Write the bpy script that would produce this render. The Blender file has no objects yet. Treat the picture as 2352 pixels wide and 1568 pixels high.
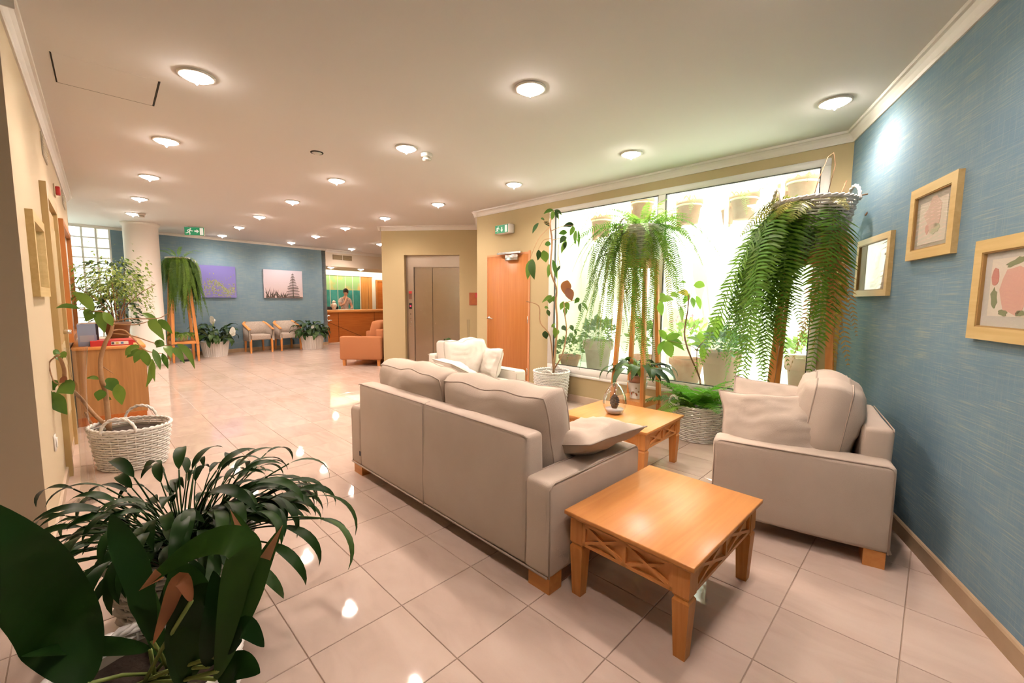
import bpy, bmesh, math, random
from mathutils import Vector, Matrix, noise, Euler

# ------------------------------------------------------------------ camera, sky, sun, exposure
scene = bpy.context.scene
COL = scene.collection
H = 2.78                       # ceiling height
CAM_H = 1.363
cam_data = bpy.data.cameras.new('camera')
cam = bpy.data.objects.new('camera', cam_data)
COL.objects.link(cam)
cam_data.sensor_width = 36.0
cam_data.lens = 983.1 / 2352 * 36.0
cam_data.clip_start = 0.02
cam.matrix_world = Matrix.Translation((0, 0, CAM_H)) @ Matrix.Rotation(math.pi / 2 - 0.0972, 4, 'X') @ Matrix.Rotation(0.0078, 4, 'Z')
scene.camera = cam

world = bpy.data.worlds.new('sky')
scene.world = world
world.use_nodes = True
bg = world.node_tree.nodes['Background']
bg.inputs['Color'].default_value = (0.86, 0.95, 1.0, 1)
bg.inputs['Strength'].default_value = 9.0

sun_data = bpy.data.lights.new('sun', 'SUN')
sun_data.energy = 52.0
sun_data.angle = 0.01
sun_data.color = (1.0, 0.96, 0.88)
sun = bpy.data.objects.new('sun', sun_data)
COL.objects.link(sun)
_e1 = Vector((0.7071, -0.7071, 0)); _e2 = Vector((0.7071, 0.7071, 0))
_hd = (_e2 + 0.55 * _e1).normalized()
_sd = (_hd * math.cos(math.radians(71)) + Vector((0, 0, -1)) * math.sin(math.radians(71)))
sun.rotation_euler = _sd.to_track_quat('-Z', 'Y').to_euler()
sun.location = (3, 3, 8)

vs = scene.view_settings
vs.view_transform = 'Standard'
vs.look = 'None'
vs.gamma = 1.0
vs.use_curve_mapping = False
vs.exposure = 0.03
scene.cycles.use_denoising = True
scene.cycles.max_bounces = 7
scene.cycles.diffuse_bounces = 4
scene.cycles.glossy_bounces = 3
scene.cycles.transparent_max_bounces = 10
scene.cycles.use_adaptive_sampling = True
scene.cycles.light_sampling_threshold = 0.05
scene.cycles.adaptive_threshold = 0.08
scene.cycles.adaptive_min_samples = 20
scene.cycles.sample_clamp_indirect = 6.0

LAMP_W = 61.0                  # each ceiling downlight
LAMP_COL = (1.0, 0.79, 0.69)

rnd = random.Random(11)
R = math.radians

# ------------------------------------------------------------------ materials
MATS = {}
def nodes_of(m):
    m.use_nodes = True
    nt = m.node_tree
    return nt, nt.nodes, nt.links, nt.nodes['Principled BSDF']

def mat(name, col, rough=0.5, metal=0.0, spec=0.5, coat=0.0, emit=None, estr=0.0, bump=None, var=None):
    """plain surface; var=(scale, other colour, amount) mixes in a soft noise, bump=(scale, strength)"""
    if name in MATS: return MATS[name]
    m = bpy.data.materials.new(name); nt, N, L, b = nodes_of(m)
    b.inputs['Base Color'].default_value = (*col, 1)
    b.inputs['Roughness'].default_value = rough
    b.inputs['Metallic'].default_value = metal
    b.inputs['Specular IOR Level'].default_value = spec
    b.inputs['Coat Weight'].default_value = coat
    if emit:
        b.inputs['Emission Color'].default_value = (*emit, 1); b.inputs['Emission Strength'].default_value = estr
    tc = N.new('ShaderNodeTexCoord')
    if var:
        n = N.new('ShaderNodeTexNoise'); n.inputs['Scale'].default_value = var[0]; n.inputs['Detail'].default_value = 4
        L.new(tc.outputs['Object'], n.inputs['Vector'])
        r = N.new('ShaderNodeValToRGB'); r.color_ramp.elements[0].position = .35; r.color_ramp.elements[1].position = .7
        L.new(n.outputs['Fac'], r.inputs['Fac'])
        r.color_ramp.elements[0].color = (*col, 1)
        o = var[1]; k = var[2]
        r.color_ramp.elements[1].color = (*[c * (1 - k) + d * k for c, d in zip(col, o)], 1)
        L.new(r.outputs['Color'], b.inputs['Base Color'])
    if bump:
        n = N.new('ShaderNodeTexNoise'); n.inputs['Scale'].default_value = bump[0]; n.inputs['Detail'].default_value = 3
        L.new(tc.outputs['Object'], n.inputs['Vector'])
        bp = N.new('ShaderNodeBump'); bp.inputs['Strength'].default_value = bump[1]; bp.inputs['Distance'].default_value = .004
        L.new(n.outputs['Fac'], bp.inputs['Height']); L.new(bp.outputs['Normal'], b.inputs['Normal'])
    MATS[name] = m
    return m

def wood(name, c1, c2, axis=0, rough=0.32, scale=1.0):
    if name in MATS: return MATS[name]
    m = bpy.data.materials.new(name); nt, N, L, b = nodes_of(m)
    tc = N.new('ShaderNodeTexCoord'); mp = N.new('ShaderNodeMapping')
    s = [38 * scale] * 3; s[axis] = 2.2 * scale
    mp.inputs['Scale'].default_value = s
    L.new(tc.outputs['Object'], mp.inputs['Vector'])
    n = N.new('ShaderNodeTexNoise'); n.inputs['Scale'].default_value = 1.0; n.inputs['Detail'].default_value = 5; n.inputs['Distortion'].default_value = .6
    L.new(mp.outputs['Vector'], n.inputs['Vector'])
    r = N.new('ShaderNodeValToRGB'); r.color_ramp.elements[0].position = .3; r.color_ramp.elements[1].position = .72
    r.color_ramp.elements[0].color = (*c1, 1); r.color_ramp.elements[1].color = (*c2, 1)
    L.new(n.outputs['Fac'], r.inputs['Fac']); L.new(r.outputs['Color'], b.inputs['Base Color'])
    b.inputs['Roughness'].default_value = rough
    MATS[name] = m
    return m

def leafmat(name, c1, c2, trans=0.35, rough=0.4, scale=6.0, spec=.4):
    """green surface that lets some light through from behind; hue varies over each leaf and from leaf to leaf"""
    if name in MATS: return MATS[name]
    m = bpy.data.materials.new(name); nt, N, L, b = nodes_of(m)
    oi = N.new('ShaderNodeObjectInfo'); tc = N.new('ShaderNodeTexCoord')
    n = N.new('ShaderNodeTexNoise'); n.inputs['Scale'].default_value = scale; n.inputs['Detail'].default_value = 2
    L.new(tc.outputs['Object'], n.inputs['Vector'])
    ad = N.new('ShaderNodeMath'); ad.operation = 'ADD'; L.new(n.outputs['Fac'], ad.inputs[0]); L.new(oi.outputs['Random'], ad.inputs[1])
    sb = N.new('ShaderNodeMath'); sb.operation = 'MULTIPLY'; sb.inputs[1].default_value = .5; L.new(ad.outputs[0], sb.inputs[0])
    r = N.new('ShaderNodeValToRGB'); r.color_ramp.elements[0].position = .25; r.color_ramp.elements[1].position = .75
    r.color_ramp.elements[0].color = (*c1, 1); r.color_ramp.elements[1].color = (*c2, 1)
    L.new(sb.outputs[0], r.inputs['Fac']); L.new(r.outputs['Color'], b.inputs['Base Color'])
    b.inputs['Roughness'].default_value = rough
    b.inputs['Specular IOR Level'].default_value = spec
    tr = N.new('ShaderNodeBsdfTranslucent'); L.new(r.outputs['Color'], tr.inputs['Color'])
    mx = N.new('ShaderNodeMixShader'); mx.inputs['Fac'].default_value = trans
    L.new(b.outputs['BSDF'], mx.inputs[1]); L.new(tr.outputs['BSDF'], mx.inputs[2])
    L.new(mx.outputs['Shader'], nt.nodes['Material Output'].inputs['Surface'])
    MATS[name] = m
    return m

def glassmat(name, tint=(1, 1, 1), veil=0.0, veilcol=(1, 1, 1), ior=1.45, rough=0.0, boost=1.0):
    """thin glass: see-through with Fresnel reflection and an optional translucent layer imitating glare haze"""
    if name in MATS: return MATS[name]
    m = bpy.data.materials.new(name); m.use_nodes = True; nt = m.node_tree; N = nt.nodes; L = nt.links
    N.remove(N['Principled BSDF'])
    t = N.new('ShaderNodeBsdfTransparent'); t.inputs['Color'].default_value = (*tint, 1)
    g = N.new('ShaderNodeBsdfGlossy'); g.inputs['Roughness'].default_value = rough
    fr = N.new('ShaderNodeFresnel'); fr.inputs['IOR'].default_value = ior
    ml = N.new('ShaderNodeMath'); ml.operation = 'MULTIPLY'; ml.inputs[1].default_value = boost; ml.use_clamp = True
    ge = N.new('ShaderNodeNewGeometry'); iv = N.new('ShaderNodeMath'); iv.operation = 'SUBTRACT'; iv.inputs[0].default_value = 1.0
    L.new(ge.outputs['Backfacing'], iv.inputs[1])
    m0 = N.new('ShaderNodeMath'); m0.operation = 'MULTIPLY'; L.new(fr.outputs[0], m0.inputs[0]); L.new(iv.outputs[0], m0.inputs[1])
    L.new(m0.outputs[0], ml.inputs[0])
    a = N.new('ShaderNodeMixShader'); L.new(ml.outputs[0], a.inputs['Fac']); L.new(t.outputs[0], a.inputs[1]); L.new(g.outputs[0], a.inputs[2])
    out = a
    if veil > 0:
        d = N.new('ShaderNodeBsdfTranslucent'); d.inputs['Color'].default_value = (*veilcol, 1)
        tc = N.new('ShaderNodeTexCoord'); n = N.new('ShaderNodeTexNoise'); n.inputs['Scale'].default_value = 3.0
        L.new(tc.outputs['Object'], n.inputs['Vector'])
        k = N.new('ShaderNodeMath'); k.operation = 'MULTIPLY'; k.inputs[1].default_value = veil * 2; L.new(n.outputs['Fac'], k.inputs[0])
        c = N.new('ShaderNodeMixShader'); L.new(k.outputs[0], c.inputs['Fac']); L.new(a.outputs[0], c.inputs[1]); L.new(d.outputs[0], c.inputs[2])
        out = c
    L.new(out.outputs[0], N['Material Output'].inputs['Surface'])
    MATS[name] = m
    return m

def weave_wall():
    """blue grasscloth wallpaper with pale yellow threads running both ways"""
    m = bpy.data.materials.new('blue_grasscloth'); nt, N, L, b = nodes_of(m)
    tc = N.new('ShaderNodeTexCoord')
    def streak(sc, lo, hi, det=3):
        mp = N.new('ShaderNodeMapping'); mp.inputs['Scale'].default_value = sc; L.new(tc.outputs['Object'], mp.inputs['Vector'])
        n = N.new('ShaderNodeTexNoise'); n.inputs['Scale'].default_value = 1; n.inputs['Detail'].default_value = det; n.inputs['Roughness'].default_value = .6
        L.new(mp.outputs['Vector'], n.inputs['Vector'])
        r = N.new('ShaderNodeMapRange'); r.inputs['From Min'].default_value = lo; r.inputs['From Max'].default_value = hi
        L.new(n.outputs['Fac'], r.inputs['Value']); return r.outputs['Result']
    hs = streak((4.5, 1, 170), .50, .74); vsx = streak((170, 1, 4.5), .52, .78); fine = streak((300, 1, 300), .3, .7, 2)
    big = streak((1.6, 1, 2.2), .3, .7, 4); hb = streak((2.2, 1, 60), .35, .75)
    def mix(f, a, c2):
        x = N.new('ShaderNodeMix'); x.data_type = 'RGBA'; L.new(f, x.inputs['Factor'])
        if isinstance(a, tuple): x.inputs['A'].default_value = (*a, 1)
        else: L.new(a, x.inputs['A'])
        if isinstance(c2, tuple): x.inputs['B'].default_value = (*c2, 1)
        else: L.new(c2, x.inputs['B'])
        return x.outputs['Result']
    def mul(f, k, g=None):
        x = N.new('ShaderNodeMath'); x.operation = 'MULTIPLY'; L.new(f, x.inputs[0])
        if g is None: x.inputs[1].default_value = k
        else: L.new(g, x.inputs[1])
        return x.outputs[0]
    c = mix(big, (.145, .23, .305), (.195, .29, .345))
    c = mix(mul(hb, .45), c, (.095, .19, .29))
    c = mix(mul(fine, .35), c, (.20, .34, .43))
    c = mix(mul(mul(hs, .75), 1, big), c, (.40, .42, .29))
    c = mix(mul(vsx, .5), c, (.31, .38, .36))
    c = mix(mul(hs, .25), c, (.36, .42, .36))
    L.new(c, b.inputs['Base Color']); b.inputs['Roughness'].default_value = .85; b.inputs['Specular IOR Level'].default_value = .15
    bp = N.new('ShaderNodeBump'); bp.inputs['Strength'].default_value = .25; bp.inputs['Distance'].default_value = .002
    L.new(hs, bp.inputs['Height']); L.new(bp.outputs['Normal'], b.inputs['Normal'])
    return m

def tile_mat():
    """polished cream marble, each tile with its own veining and tint"""
    m = bpy.data.materials.new('marble_tile'); nt, N, L, b = nodes_of(m)
    oi = N.new('ShaderNodeObjectInfo'); tc = N.new('ShaderNodeTexCoord')
    ml = N.new('ShaderNodeVectorMath'); ml.operation = 'ADD'
    cb = N.new('ShaderNodeCombineXYZ')
    for i, k in enumerate((37.0, 61.0, 17.0)):
        x = N.new('ShaderNodeMath'); x.operation = 'MULTIPLY'; x.inputs[1].default_value = k; L.new(oi.outputs['Random'], x.inputs[0]); L.new(x.outputs[0], cb.inputs[i])
    L.new(tc.outputs['Object'], ml.inputs[0]); L.new(cb.outputs[0], ml.inputs[1])
    n = N.new('ShaderNodeTexNoise'); n.inputs['Scale'].default_value = 4.5; n.inputs['Detail'].default_value = 7; n.inputs['Distortion'].default_value = 1.1
    mp = N.new('ShaderNodeMapping'); mp.inputs['Scale'].default_value = (.6, 1.6, 1); L.new(ml.outputs[0], mp.inputs['Vector']); L.new(mp.outputs[0], n.inputs['Vector'])
    r = N.new('ShaderNodeValToRGB'); e = r.color_ramp.elements
    e[0].position = .30; e[0].color = (.575, .445, .37, 1)
    e[1].position = .72; e[1].color = (.66, .53, .45, 1)
    k = r.color_ramp.elements.new(.50); k.color = (.625, .49, .41, 1)
    L.new(n.outputs['Fac'], r.inputs['Fac'])
    hv = N.new('ShaderNodeHueSaturation'); rr = N.new('ShaderNodeMapRange'); rr.inputs['To Min'].default_value = .93; rr.inputs['To Max'].default_value = 1.05
    L.new(oi.outputs['Random'], rr.inputs['Value']); L.new(rr.outputs[0], hv.inputs['Value']); L.new(r.outputs['Color'], hv.inputs['Color'])
    L.new(hv.outputs['Color'], b.inputs['Base Color'])
    b.inputs['Roughness'].default_value = .045; b.inputs['IOR'].default_value = 1.5; b.inputs['Specular IOR Level'].default_value = .5
    return m

M_CEIL = mat('ceiling_plaster', (.86, .84, .83), .8, spec=.2)
M_WHITE = mat('white_paint', (.84, .80, .75), .5)
M_KHAKI = mat('khaki_plaster', (.50, .41, .235), .75, spec=.25, bump=(180, .08))
M_CREAM = mat('cream_plaster', (.64, .53, .37), .75, spec=.25, bump=(180, .08))
M_STRIP = mat('shaded_plaster', (.52, .41, .29), .8, spec=.2)  # darker copy of the cream plaster, its shade put into the colour
M_BLUE = weave_wall()
M_TILE = tile_mat()
M_GROUT = mat('grout', (.42, .30, .22), .8)
M_SKIRT = mat('marble_skirting', (.66, .52, .40), .18, var=(6, (.78, .66, .55), .7))
M_SKIRT_D = mat('brown_stone_skirting', (.40, .28, .17), .3, var=(7, (.5, .37, .24), .7))
M_PVC = mat('white_window_frame', (.86, .84, .80), .3)
M_GASKET = mat('black_gasket', (.015, .015, .015), .5)
M_ORANGE = wood('orange_beech', (.66, .27, .075), (.73, .33, .10), 0, .30)
M_ORANGE_Z = wood('orange_beech_upright', (.60, .225, .05), (.72, .32, .095), 2, .35)
M_DOORW = wood('door_veneer', (.44, .155, .036), (.51, .20, .052), 2, .38, .7)
M_CABW = wood('cabinet_oak', (.33, .155, .05), (.46, .235, .085), 2, .4, .6)
M_COUNTER = wood('counter_cherry', (.42, .11, .018), (.52, .16, .03), 0, .3)
M_FABRIC = mat('beige_linen', (.60, .50, .415), .92, spec=.12, bump=(420, .35), var=(3.2, (.66, .56, .47), .8))
M_PIPE = mat('beige_piping', (.51, .42, .345), .9, spec=.1)
M_CREAMFAB = mat('cream_linen', (.80, .74, .66), .92, spec=.12, bump=(420, .3))
M_CREAMPIPE = mat('cream_piping', (.55, .48, .40), .9)
M_TERRA_FAB = mat('terracotta_wool', (.44, .185, .085), .95, spec=.1, bump=(300, .3))
M_GREYFAB = mat('grey_tweed', (.50, .43, .36), .95, spec=.1, bump=(260, .5), var=(60, (.34, .29, .25), .8))
M_WICKER = mat('white_wicker', (.86, .83, .79), .55)
M_WICKER_Y = mat('cream_wicker', (.78, .72, .60), .55)
M_SOIL = mat('dark_soil', (.035, .022, .014), .95, bump=(60, 1))
M_BARK = mat('tan_bark', (.42, .25, .13), .85, bump=(70, .8), var=(12, (.30, .16, .08), .8))
M_BARK_D = mat('brown_bark', (.20, .10, .05), .85, bump=(70, .8), var=(14, (.36, .2, .1), .7))
M_STEM = mat('green_stem', (.20, .26, .06), .6)
M_STEEL = mat('brushed_steel', (.40, .345, .29), .24, metal=1.0)
M_STEEL_D = mat('brushed_steel_frame', (.46, .40, .34), .32, metal=1.0)
M_CHROME = mat('satin_chrome', (.75, .74, .72), .2, metal=1.0)
M_GOLDFRAME = wood('pale_gold_wood', (.60, .42, .17), (.70, .52, .24), 0, .45)
M_PASSE = mat('grey_mount_board', (.50, .46, .38), .8)
M_PAPER = mat('cream_paper', (.78, .70, .58), .8)
M_BLACK = mat('black_plastic', (.012, .012, .013), .4)
M_DARK = mat('dark_void', (.02, .015, .01), .9)
M_RED = mat('red_plastic', (.50, .03, .03), .4)
M_TERRA = mat('terracotta', (.46, .20, .12), .8, var=(9, (.58, .32, .22), .8), bump=(90, .3))
M_PANE = glassmat('window_pane', (.97, 1, .97), veil=.035, veilcol=(.9, 1, .85))  # pale translucent part imitates the glare haze over the bright yard
M_PICGLASS = glassmat('picture_glass', (1, 1, 1), boost=1.3)
M_CLEAR = glassmat('clear_glass', (.90, .91, .90), ior=1.5, boost=3.0)
M_BULB = mat('lamp_glow', (1, 1, 1), .5, emit=(1.0, .90, .78), estr=80.0)
M_BULB.cycles.emission_sampling = 'FRONT'
M_GREEN = mat('exit_green', (.0, .22, .09), .4, emit=(.0, .30, .12), estr=.25)
M_SIGNWHITE = mat('exit_white', (.85, .9, .85), .4, emit=(.9, 1, .9), estr=.35)
L_FERN = leafmat('fern_green', (.07, .19, .016), (.21, .38, .035), .45, .45)
L_FERN_D = leafmat('fern_deep_green', (.055, .13, .012), (.13, .24, .025), .35, .5)
L_FERN_L = leafmat('fern_light_green', (.12, .34, .03), (.28, .50, .07), .5, .45)
L_FERN_Y = leafmat('fern_yellow', (.42, .30, .03), (.58, .42, .06), .4, .5)
L_FERN_B = leafmat('fern_dry_brown', (.42, .19, .05), (.60, .33, .09), .35, .6)
L_DARK = leafmat('dark_glossy_leaf', (.012, .042, .008), (.040, .095, .016), .15, .42)
L_SHADE = leafmat('shaded_leaf', (.006, .024, .004), (.020, .055, .010), .10, .36, 6.0, .13)  # darker copy of the glossy leaf, foreground gloom put into the colour
L_MID = leafmat('mid_green_leaf', (.055, .14, .02), (.16, .27, .04), .3, .32)
L_LIGHT = leafmat('light_green_leaf', (.16, .34, .04), (.34, .54, .09), .5, .35)
L_YEL = leafmat('yellow_leaf', (.6, .5, .08), (.7, .62, .2), .4, .4)
L_BROWN = leafmat('brown_leaf', (.20, .07, .03), (.38, .15, .06), .25, .5)
L_TIP = leafmat('leaf_with_dry_tip', (.016, .050, .008), (.036, .085, .014), .15, .4, 6.0, .15)
L_VARIEG = leafmat('variegated_leaf', (.20, .31, .04), (.60, .63, .25), .35, .4, 60)
L_PETAL = leafmat('white_petal', (.80, .80, .70), (.85, .86, .80), .3, .5)
L_PINK = leafmat('pink_petal', (.75, .10, .28), (.85, .35, .45), .4, .5)

# ------------------------------------------------------------------ mesh helpers
class MB:
    """collects shapes; build() links them as ONE mesh object"""
    def __init__(self): self.v = []; self.f = []
    def add(self, vs_, fs, M=None):
        o = len(self.v)
        self.v += [tuple(M @ Vector(p)) if M is not None else tuple(p) for p in vs_]
        self.f += [tuple(i + o for i in f) for f in fs]
        return self
    def box(self, a, b, M=None):
        x0, y0, z0 = a; x1, y1, z1 = b
        v = [(x0, y0, z0), (x1, y0, z0), (x1, y1, z0), (x0, y1, z0), (x0, y0, z1), (x1, y0, z1), (x1, y1, z1), (x0, y1, z1)]
        f = [(0, 3, 2, 1), (4, 5, 6, 7), (0, 1, 5, 4), (1, 2, 6, 5), (2, 3, 7, 6), (3, 0, 4, 7)]
        return self.add(v, f, M)
    def frustum(self, c0, s0, c1, s1, M=None):
        """four-sided tapering bar from rectangle s0 centred c0 to s1 centred c1 (both horizontal)"""
        v = []
        for c, s in ((c0, s0), (c1, s1)):
            for sx, sy in ((-1, -1), (1, -1), (1, 1), (-1, 1)):
                v.append((c[0] + sx * s[0] / 2, c[1] + sy * s[1] / 2, c[2]))
        f = [(3, 2, 1, 0), (4, 5, 6, 7), (0, 1, 5, 4), (1, 2, 6, 5), (2, 3, 7, 6), (3, 0, 4, 7)]
        return self.add(v, f, M)
    def prism(self, poly, z0, z1, M=None):
        n = len(poly)
        v = [(x, y, z0) for x, y in poly] + [(x, y, z1) for x, y in poly]
        f = [tuple(range(n - 1, -1, -1)), tuple(range(n, 2 * n))] + [(i, (i + 1) % n, n + (i + 1) % n, n + i) for i in range(n)]
        return self.add(v, f, M)
    def lathe(self, prof, seg=24, M=None, sx=1.0, sy=1.0, cap0=True, cap1=True):
        v = []; f = []
        for r, z in prof:
            for i in range(seg):
                a = 2 * math.pi * i / seg
                v.append((r * sx * math.cos(a), r * sy * math.sin(a), z))
        for j in range(len(prof) - 1):
            for i in range(seg):
                k = (i + 1) % seg
                f.append((j * seg + i, j * seg + k, (j + 1) * seg + k, (j + 1) * seg + i))
        if cap0: f.append(tuple(range(seg - 1, -1, -1)))
        if cap1: f.append(tuple((len(prof) - 1) * seg + i for i in range(seg)))
        return self.add(v, f, M)
    def tube(self, pts, r, seg=6, closed=False, M=None, taper=None, flat=1.0):
        pts = [Vector(p) for p in pts]; n = len(pts); v = []; f = []
        up = Vector((0, 0, 1)); prev = None
        for i, p in enumerate(pts):
            a = pts[(i - 1) % n] if (closed or i > 0) else p
            b = pts[(i + 1) % n] if (closed or i < n - 1) else p
            t = (b - a)
            if t.length < 1e-9: t = Vector((0, 0, 1))
            t.normalize()
            if prev is None:
                s = t.cross(up)
                if s.length < .05: s = t.cross(Vector((1, 0, 0)))
            else:
                s = prev - t * prev.dot(t)
                if s.length < 1e-5: s = t.cross(up)
            s.normalize(); prev = s; u = s.cross(t)
            rr = r if taper is None else r * (1 + (taper - 1) * i / max(1, n - 1))
            for k in range(seg):
                an = 2 * math.pi * k / seg
                v.append(tuple(p + s * (math.cos(an) * rr) + u * (math.sin(an) * rr * flat)))
        m = n if closed else n - 1
        for i in range(m):
            for k in range(seg):
                j = (i + 1) % n; l = (k + 1) % seg
                f.append((i * seg + k, i * seg + l, j * seg + l, j * seg + k))
        if not closed:
            f.append(tuple(range(seg - 1, -1, -1))); f.append(tuple((n - 1) * seg + k for k in range(seg)))
        return self.add(v, f, M)
    def blade(self, pts, hw, up, fold=.18, M=None, shape=None):
        """leaf blade along a midrib; three vertices to a section, pointed at both ends"""
        pts = [Vector(p) for p in pts]; n = len(pts); v = []; f = []
        up = Vector(up)
        for i, p in enumerate(pts):
            t = (pts[min(n - 1, i + 1)] - pts[max(0, i - 1)]).normalized()
            s = t.cross(up)
            if s.length < 1e-4: s = t.cross(Vector((.3, .5, .8)))
            s.normalize(); nn = s.cross(t)
            u = i / (n - 1)
            w = hw * (shape(u) if shape else max(.03, math.sin(math.pi * min(1, u * .96 + .02)) ** .75))
            v += [tuple(p + s * w + nn * w * fold), tuple(p), tuple(p - s * w + nn * w * fold)]
        for i in range(n - 1):
            a = i * 3; b = a + 3
            f += [(a, a + 1, b + 1, b), (a + 1, a + 2, b + 2, b + 1)]
        return self.add(v, f, M)
    def mesh(self, name, m=None, smooth=False):
        me = bpy.data.meshes.new(name); me.from_pydata(self.v, [], self.f); me.update()
        if m: me.materials.append(m)
        if smooth: me.polygons.foreach_set('use_smooth', [True] * len(me.polygons))
        return me
    def build(self, name, m, parent=None, smooth=False, loc=None, rotz=0.0):
        o = bpy.data.objects.new(name, self.mesh(name, m, smooth)); COL.objects.link(o)
        if parent: o.parent = parent
        if loc is not None: o.location = loc
        o.rotation_euler = (0, 0, rotz)
        return o

def rbox(name, a, b, m, parent=None, r=.02, seg=3, M=None, bulge=0.0, cuts=0, wob=0.0):
    """soft-edged box (bevelled), optionally puffed; for upholstery"""
    bm = bmesh.new()
    bmesh.ops.create_cube(bm, size=1.0)
    sx, sy, sz = (b[i] - a[i] for i in range(3)); c = Vector([(a[i] + b[i]) / 2 for i in range(3)])
    for v in bm.verts: v.co = Vector((v.co.x * sx, v.co.y * sy, v.co.z * sz))
    bmesh.ops.bevel(bm, geom=list(bm.edges), offset=r, segments=seg, profile=.5, affect='EDGES')
    if cuts:
        bmesh.ops.subdivide_edges(bm, edges=[e for e in bm.edges if e.calc_length() > .08], cuts=cuts, use_grid_fill=True)
        for v in bm.verts:
            p = v.co; n = noise.noise_vector(Vector((p.x * 5 + c.x * 3, p.y * 5 + c.y * 7, p.z * 5 + c.z)))
            u = max(0, 1 - (2 * p.x / sx) ** 2) * max(0, 1 - (2 * p.z / sz) ** 2)
            w = max(0, 1 - (2 * p.x / sx) ** 2) * max(0, 1 - (2 * p.y / sy) ** 2)
            v.co.y += math.copysign(bulge * u, p.y) if abs(p.y) > sy * .3 else 0
            v.co.z += math.copysign(bulge * w, p.z) if abs(p.z) > sz * .3 else 0
            v.co += n * wob
    for v in bm.verts:
        v.co += c
        if M is not None: v.co = M @ v.co
    me = bpy.data.meshes.new(name); bm.to_mesh(me); bm.free()
    me.materials.append(m); me.polygons.foreach_set('use_smooth', [True] * len(me.polygons))
    try: me.set_sharp_from_angle(angle=R(60))
    except Exception: pass
    o = bpy.data.objects.new(name, me); COL.objects.link(o)
    if parent: o.parent = parent
    return o

def thing(name, label, cat, loc=(0, 0, 0), rotz=0.0, group=None):
    o = bpy.data.objects.new(name, None); COL.objects.link(o)
    o.empty_display_size = .1; o.location = loc; o.rotation_euler = (0, 0, rotz)
    o['label'] = label; o['category'] = cat
    if group: o['group'] = group
    return o
def tag(o, label, cat, group=None, kind=None):
    o['label'] = label; o['category'] = cat
    if group: o['group'] = group
    if kind: o['kind'] = kind
    return o
def structure(o, label=None, cat=None):
    o['kind'] = 'structure'
    if label: o['label'] = label
    if cat: o['category'] = cat
    return o
def inst(me, name, parent, loc=(0, 0, 0), rot=(0, 0, 0), sc=1.0):
    o = bpy.data.objects.new(name, me); COL.objects.link(o); o.parent = parent
    o.location = loc; o.rotation_euler = rot
    o.scale = (sc, sc, sc) if not isinstance(sc, tuple) else sc
    return o
def T(x, y, z): return Matrix.Translation((x, y, z))
def RZ(a): return Matrix.Rotation(a, 4, 'Z')
def RX(a): return Matrix.Rotation(a, 4, 'X')
def RY(a): return Matrix.Rotation(a, 4, 'Y')

# ------------------------------------------------------------------ the room shell
S2 = math.sqrt(.5)
D0 = Vector((-.585, 7.135)); K = Vector((2.84, 3.71))
R1 = Vector((.85, -1.10)); B1 = Vector((-4.5, -1.10)); B2 = Vector((-4.5, -.02))
L0 = Vector((-2.38, 2.10)); L1 = Vector((-6.38, 6.27)); L2 = Vector((-8.2, 4.5))
FD = Vector((.6225, .7826)); FN = Vector((-.7826, .6225))
FP = Vector((-6.617, 11.043))
F0 = FP - 5.5 * FD; F1 = FP + 1.931 * FD; FE = F1 + 4.6 * FD
E0 = Vector((-2.60, 8.62)); E1 = Vector((-.66, 8.40))
OUT = [D0, K, R1, B1, B2, L0, L1, L2, F0, F1, FE, E0, E1]

def offset_poly(P, d):
    n = len(P); o = []
    for i in range(n):
        a, b, c = P[i - 1], P[i], P[(i + 1) % n]
        n1 = Vector((-(b - a).y, (b - a).x)).normalized(); n2 = Vector((-(c - b).y, (c - b).x)).normalized()
        m = (n1 + n2); m = m / max(.35, m.dot(n1)) if m.length > 1e-6 else n1
        o.append(b + m * d)
    return o
def inside(p, P):
    c = False; n = len(P); j = n - 1
    for i in range(n):
        a, b = P[i], P[j]
        if (a.y > p.y) != (b.y > p.y) and p.x < (b.x - a.x) * (p.y - a.y) / (b.y - a.y) + a.x: c = not c
        j = i
    return c

def wall(name, p0, p1, m, z0=0.0, z1=H + .12, th=.2, holes=(), label=None, ext=(0, 0)):
    """wall with its room face on the line p0-p1; holes = (s0, s1, z0, z1)"""
    d = p1 - p0; Lg = d.length
    mb = MB()
    xs = sorted({-ext[0], Lg + ext[1], *[h[0] for h in holes], *[h[1] for h in holes]})
    for a, b in zip(xs[:-1], xs[1:]):
        hs = [h for h in holes if h[0] <= a + 1e-6 and h[1] >= b - 1e-6]
        if not hs: mb.box((a, 0, z0), (b, th, z1))
        else:
            h = hs[0]
            if h[2] > z0 + 1e-4: mb.box((a, 0, z0), (b, th, h[2]))
            if h[3] < z1 - 1e-4: mb.box((a, 0, h[3]), (b, th, z1))
    o = mb.build(name, m, None, loc=(p0.x, p0.y, 0), rotz=math.atan2(d.y, d.x))
    return structure(o, label or name.replace('_', ' ') + ' of the lobby', 'wall')

def run(name, p0, p1, prof, m, label, cat, ext=(0, 0)):
    """profile (y outwards, z) drawn along a wall line"""
    d = p1 - p0; Lg = d.length; n = len(prof)
    v = [(-ext[0], y, z) for y, z in prof] + [(Lg + ext[1], y, z) for y, z in prof]
    f = [tuple(range(n)), tuple(range(2 * n - 1, n - 1, -1))] + [(i, n + i, n + (i + 1) % n, (i + 1) % n) for i in range(n)]
    o = MB().add(v, f).build(name, m, None, loc=(p0.x, p0.y, 0), rotz=math.atan2(d.y, d.x))
    return structure(o, label, cat)

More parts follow.
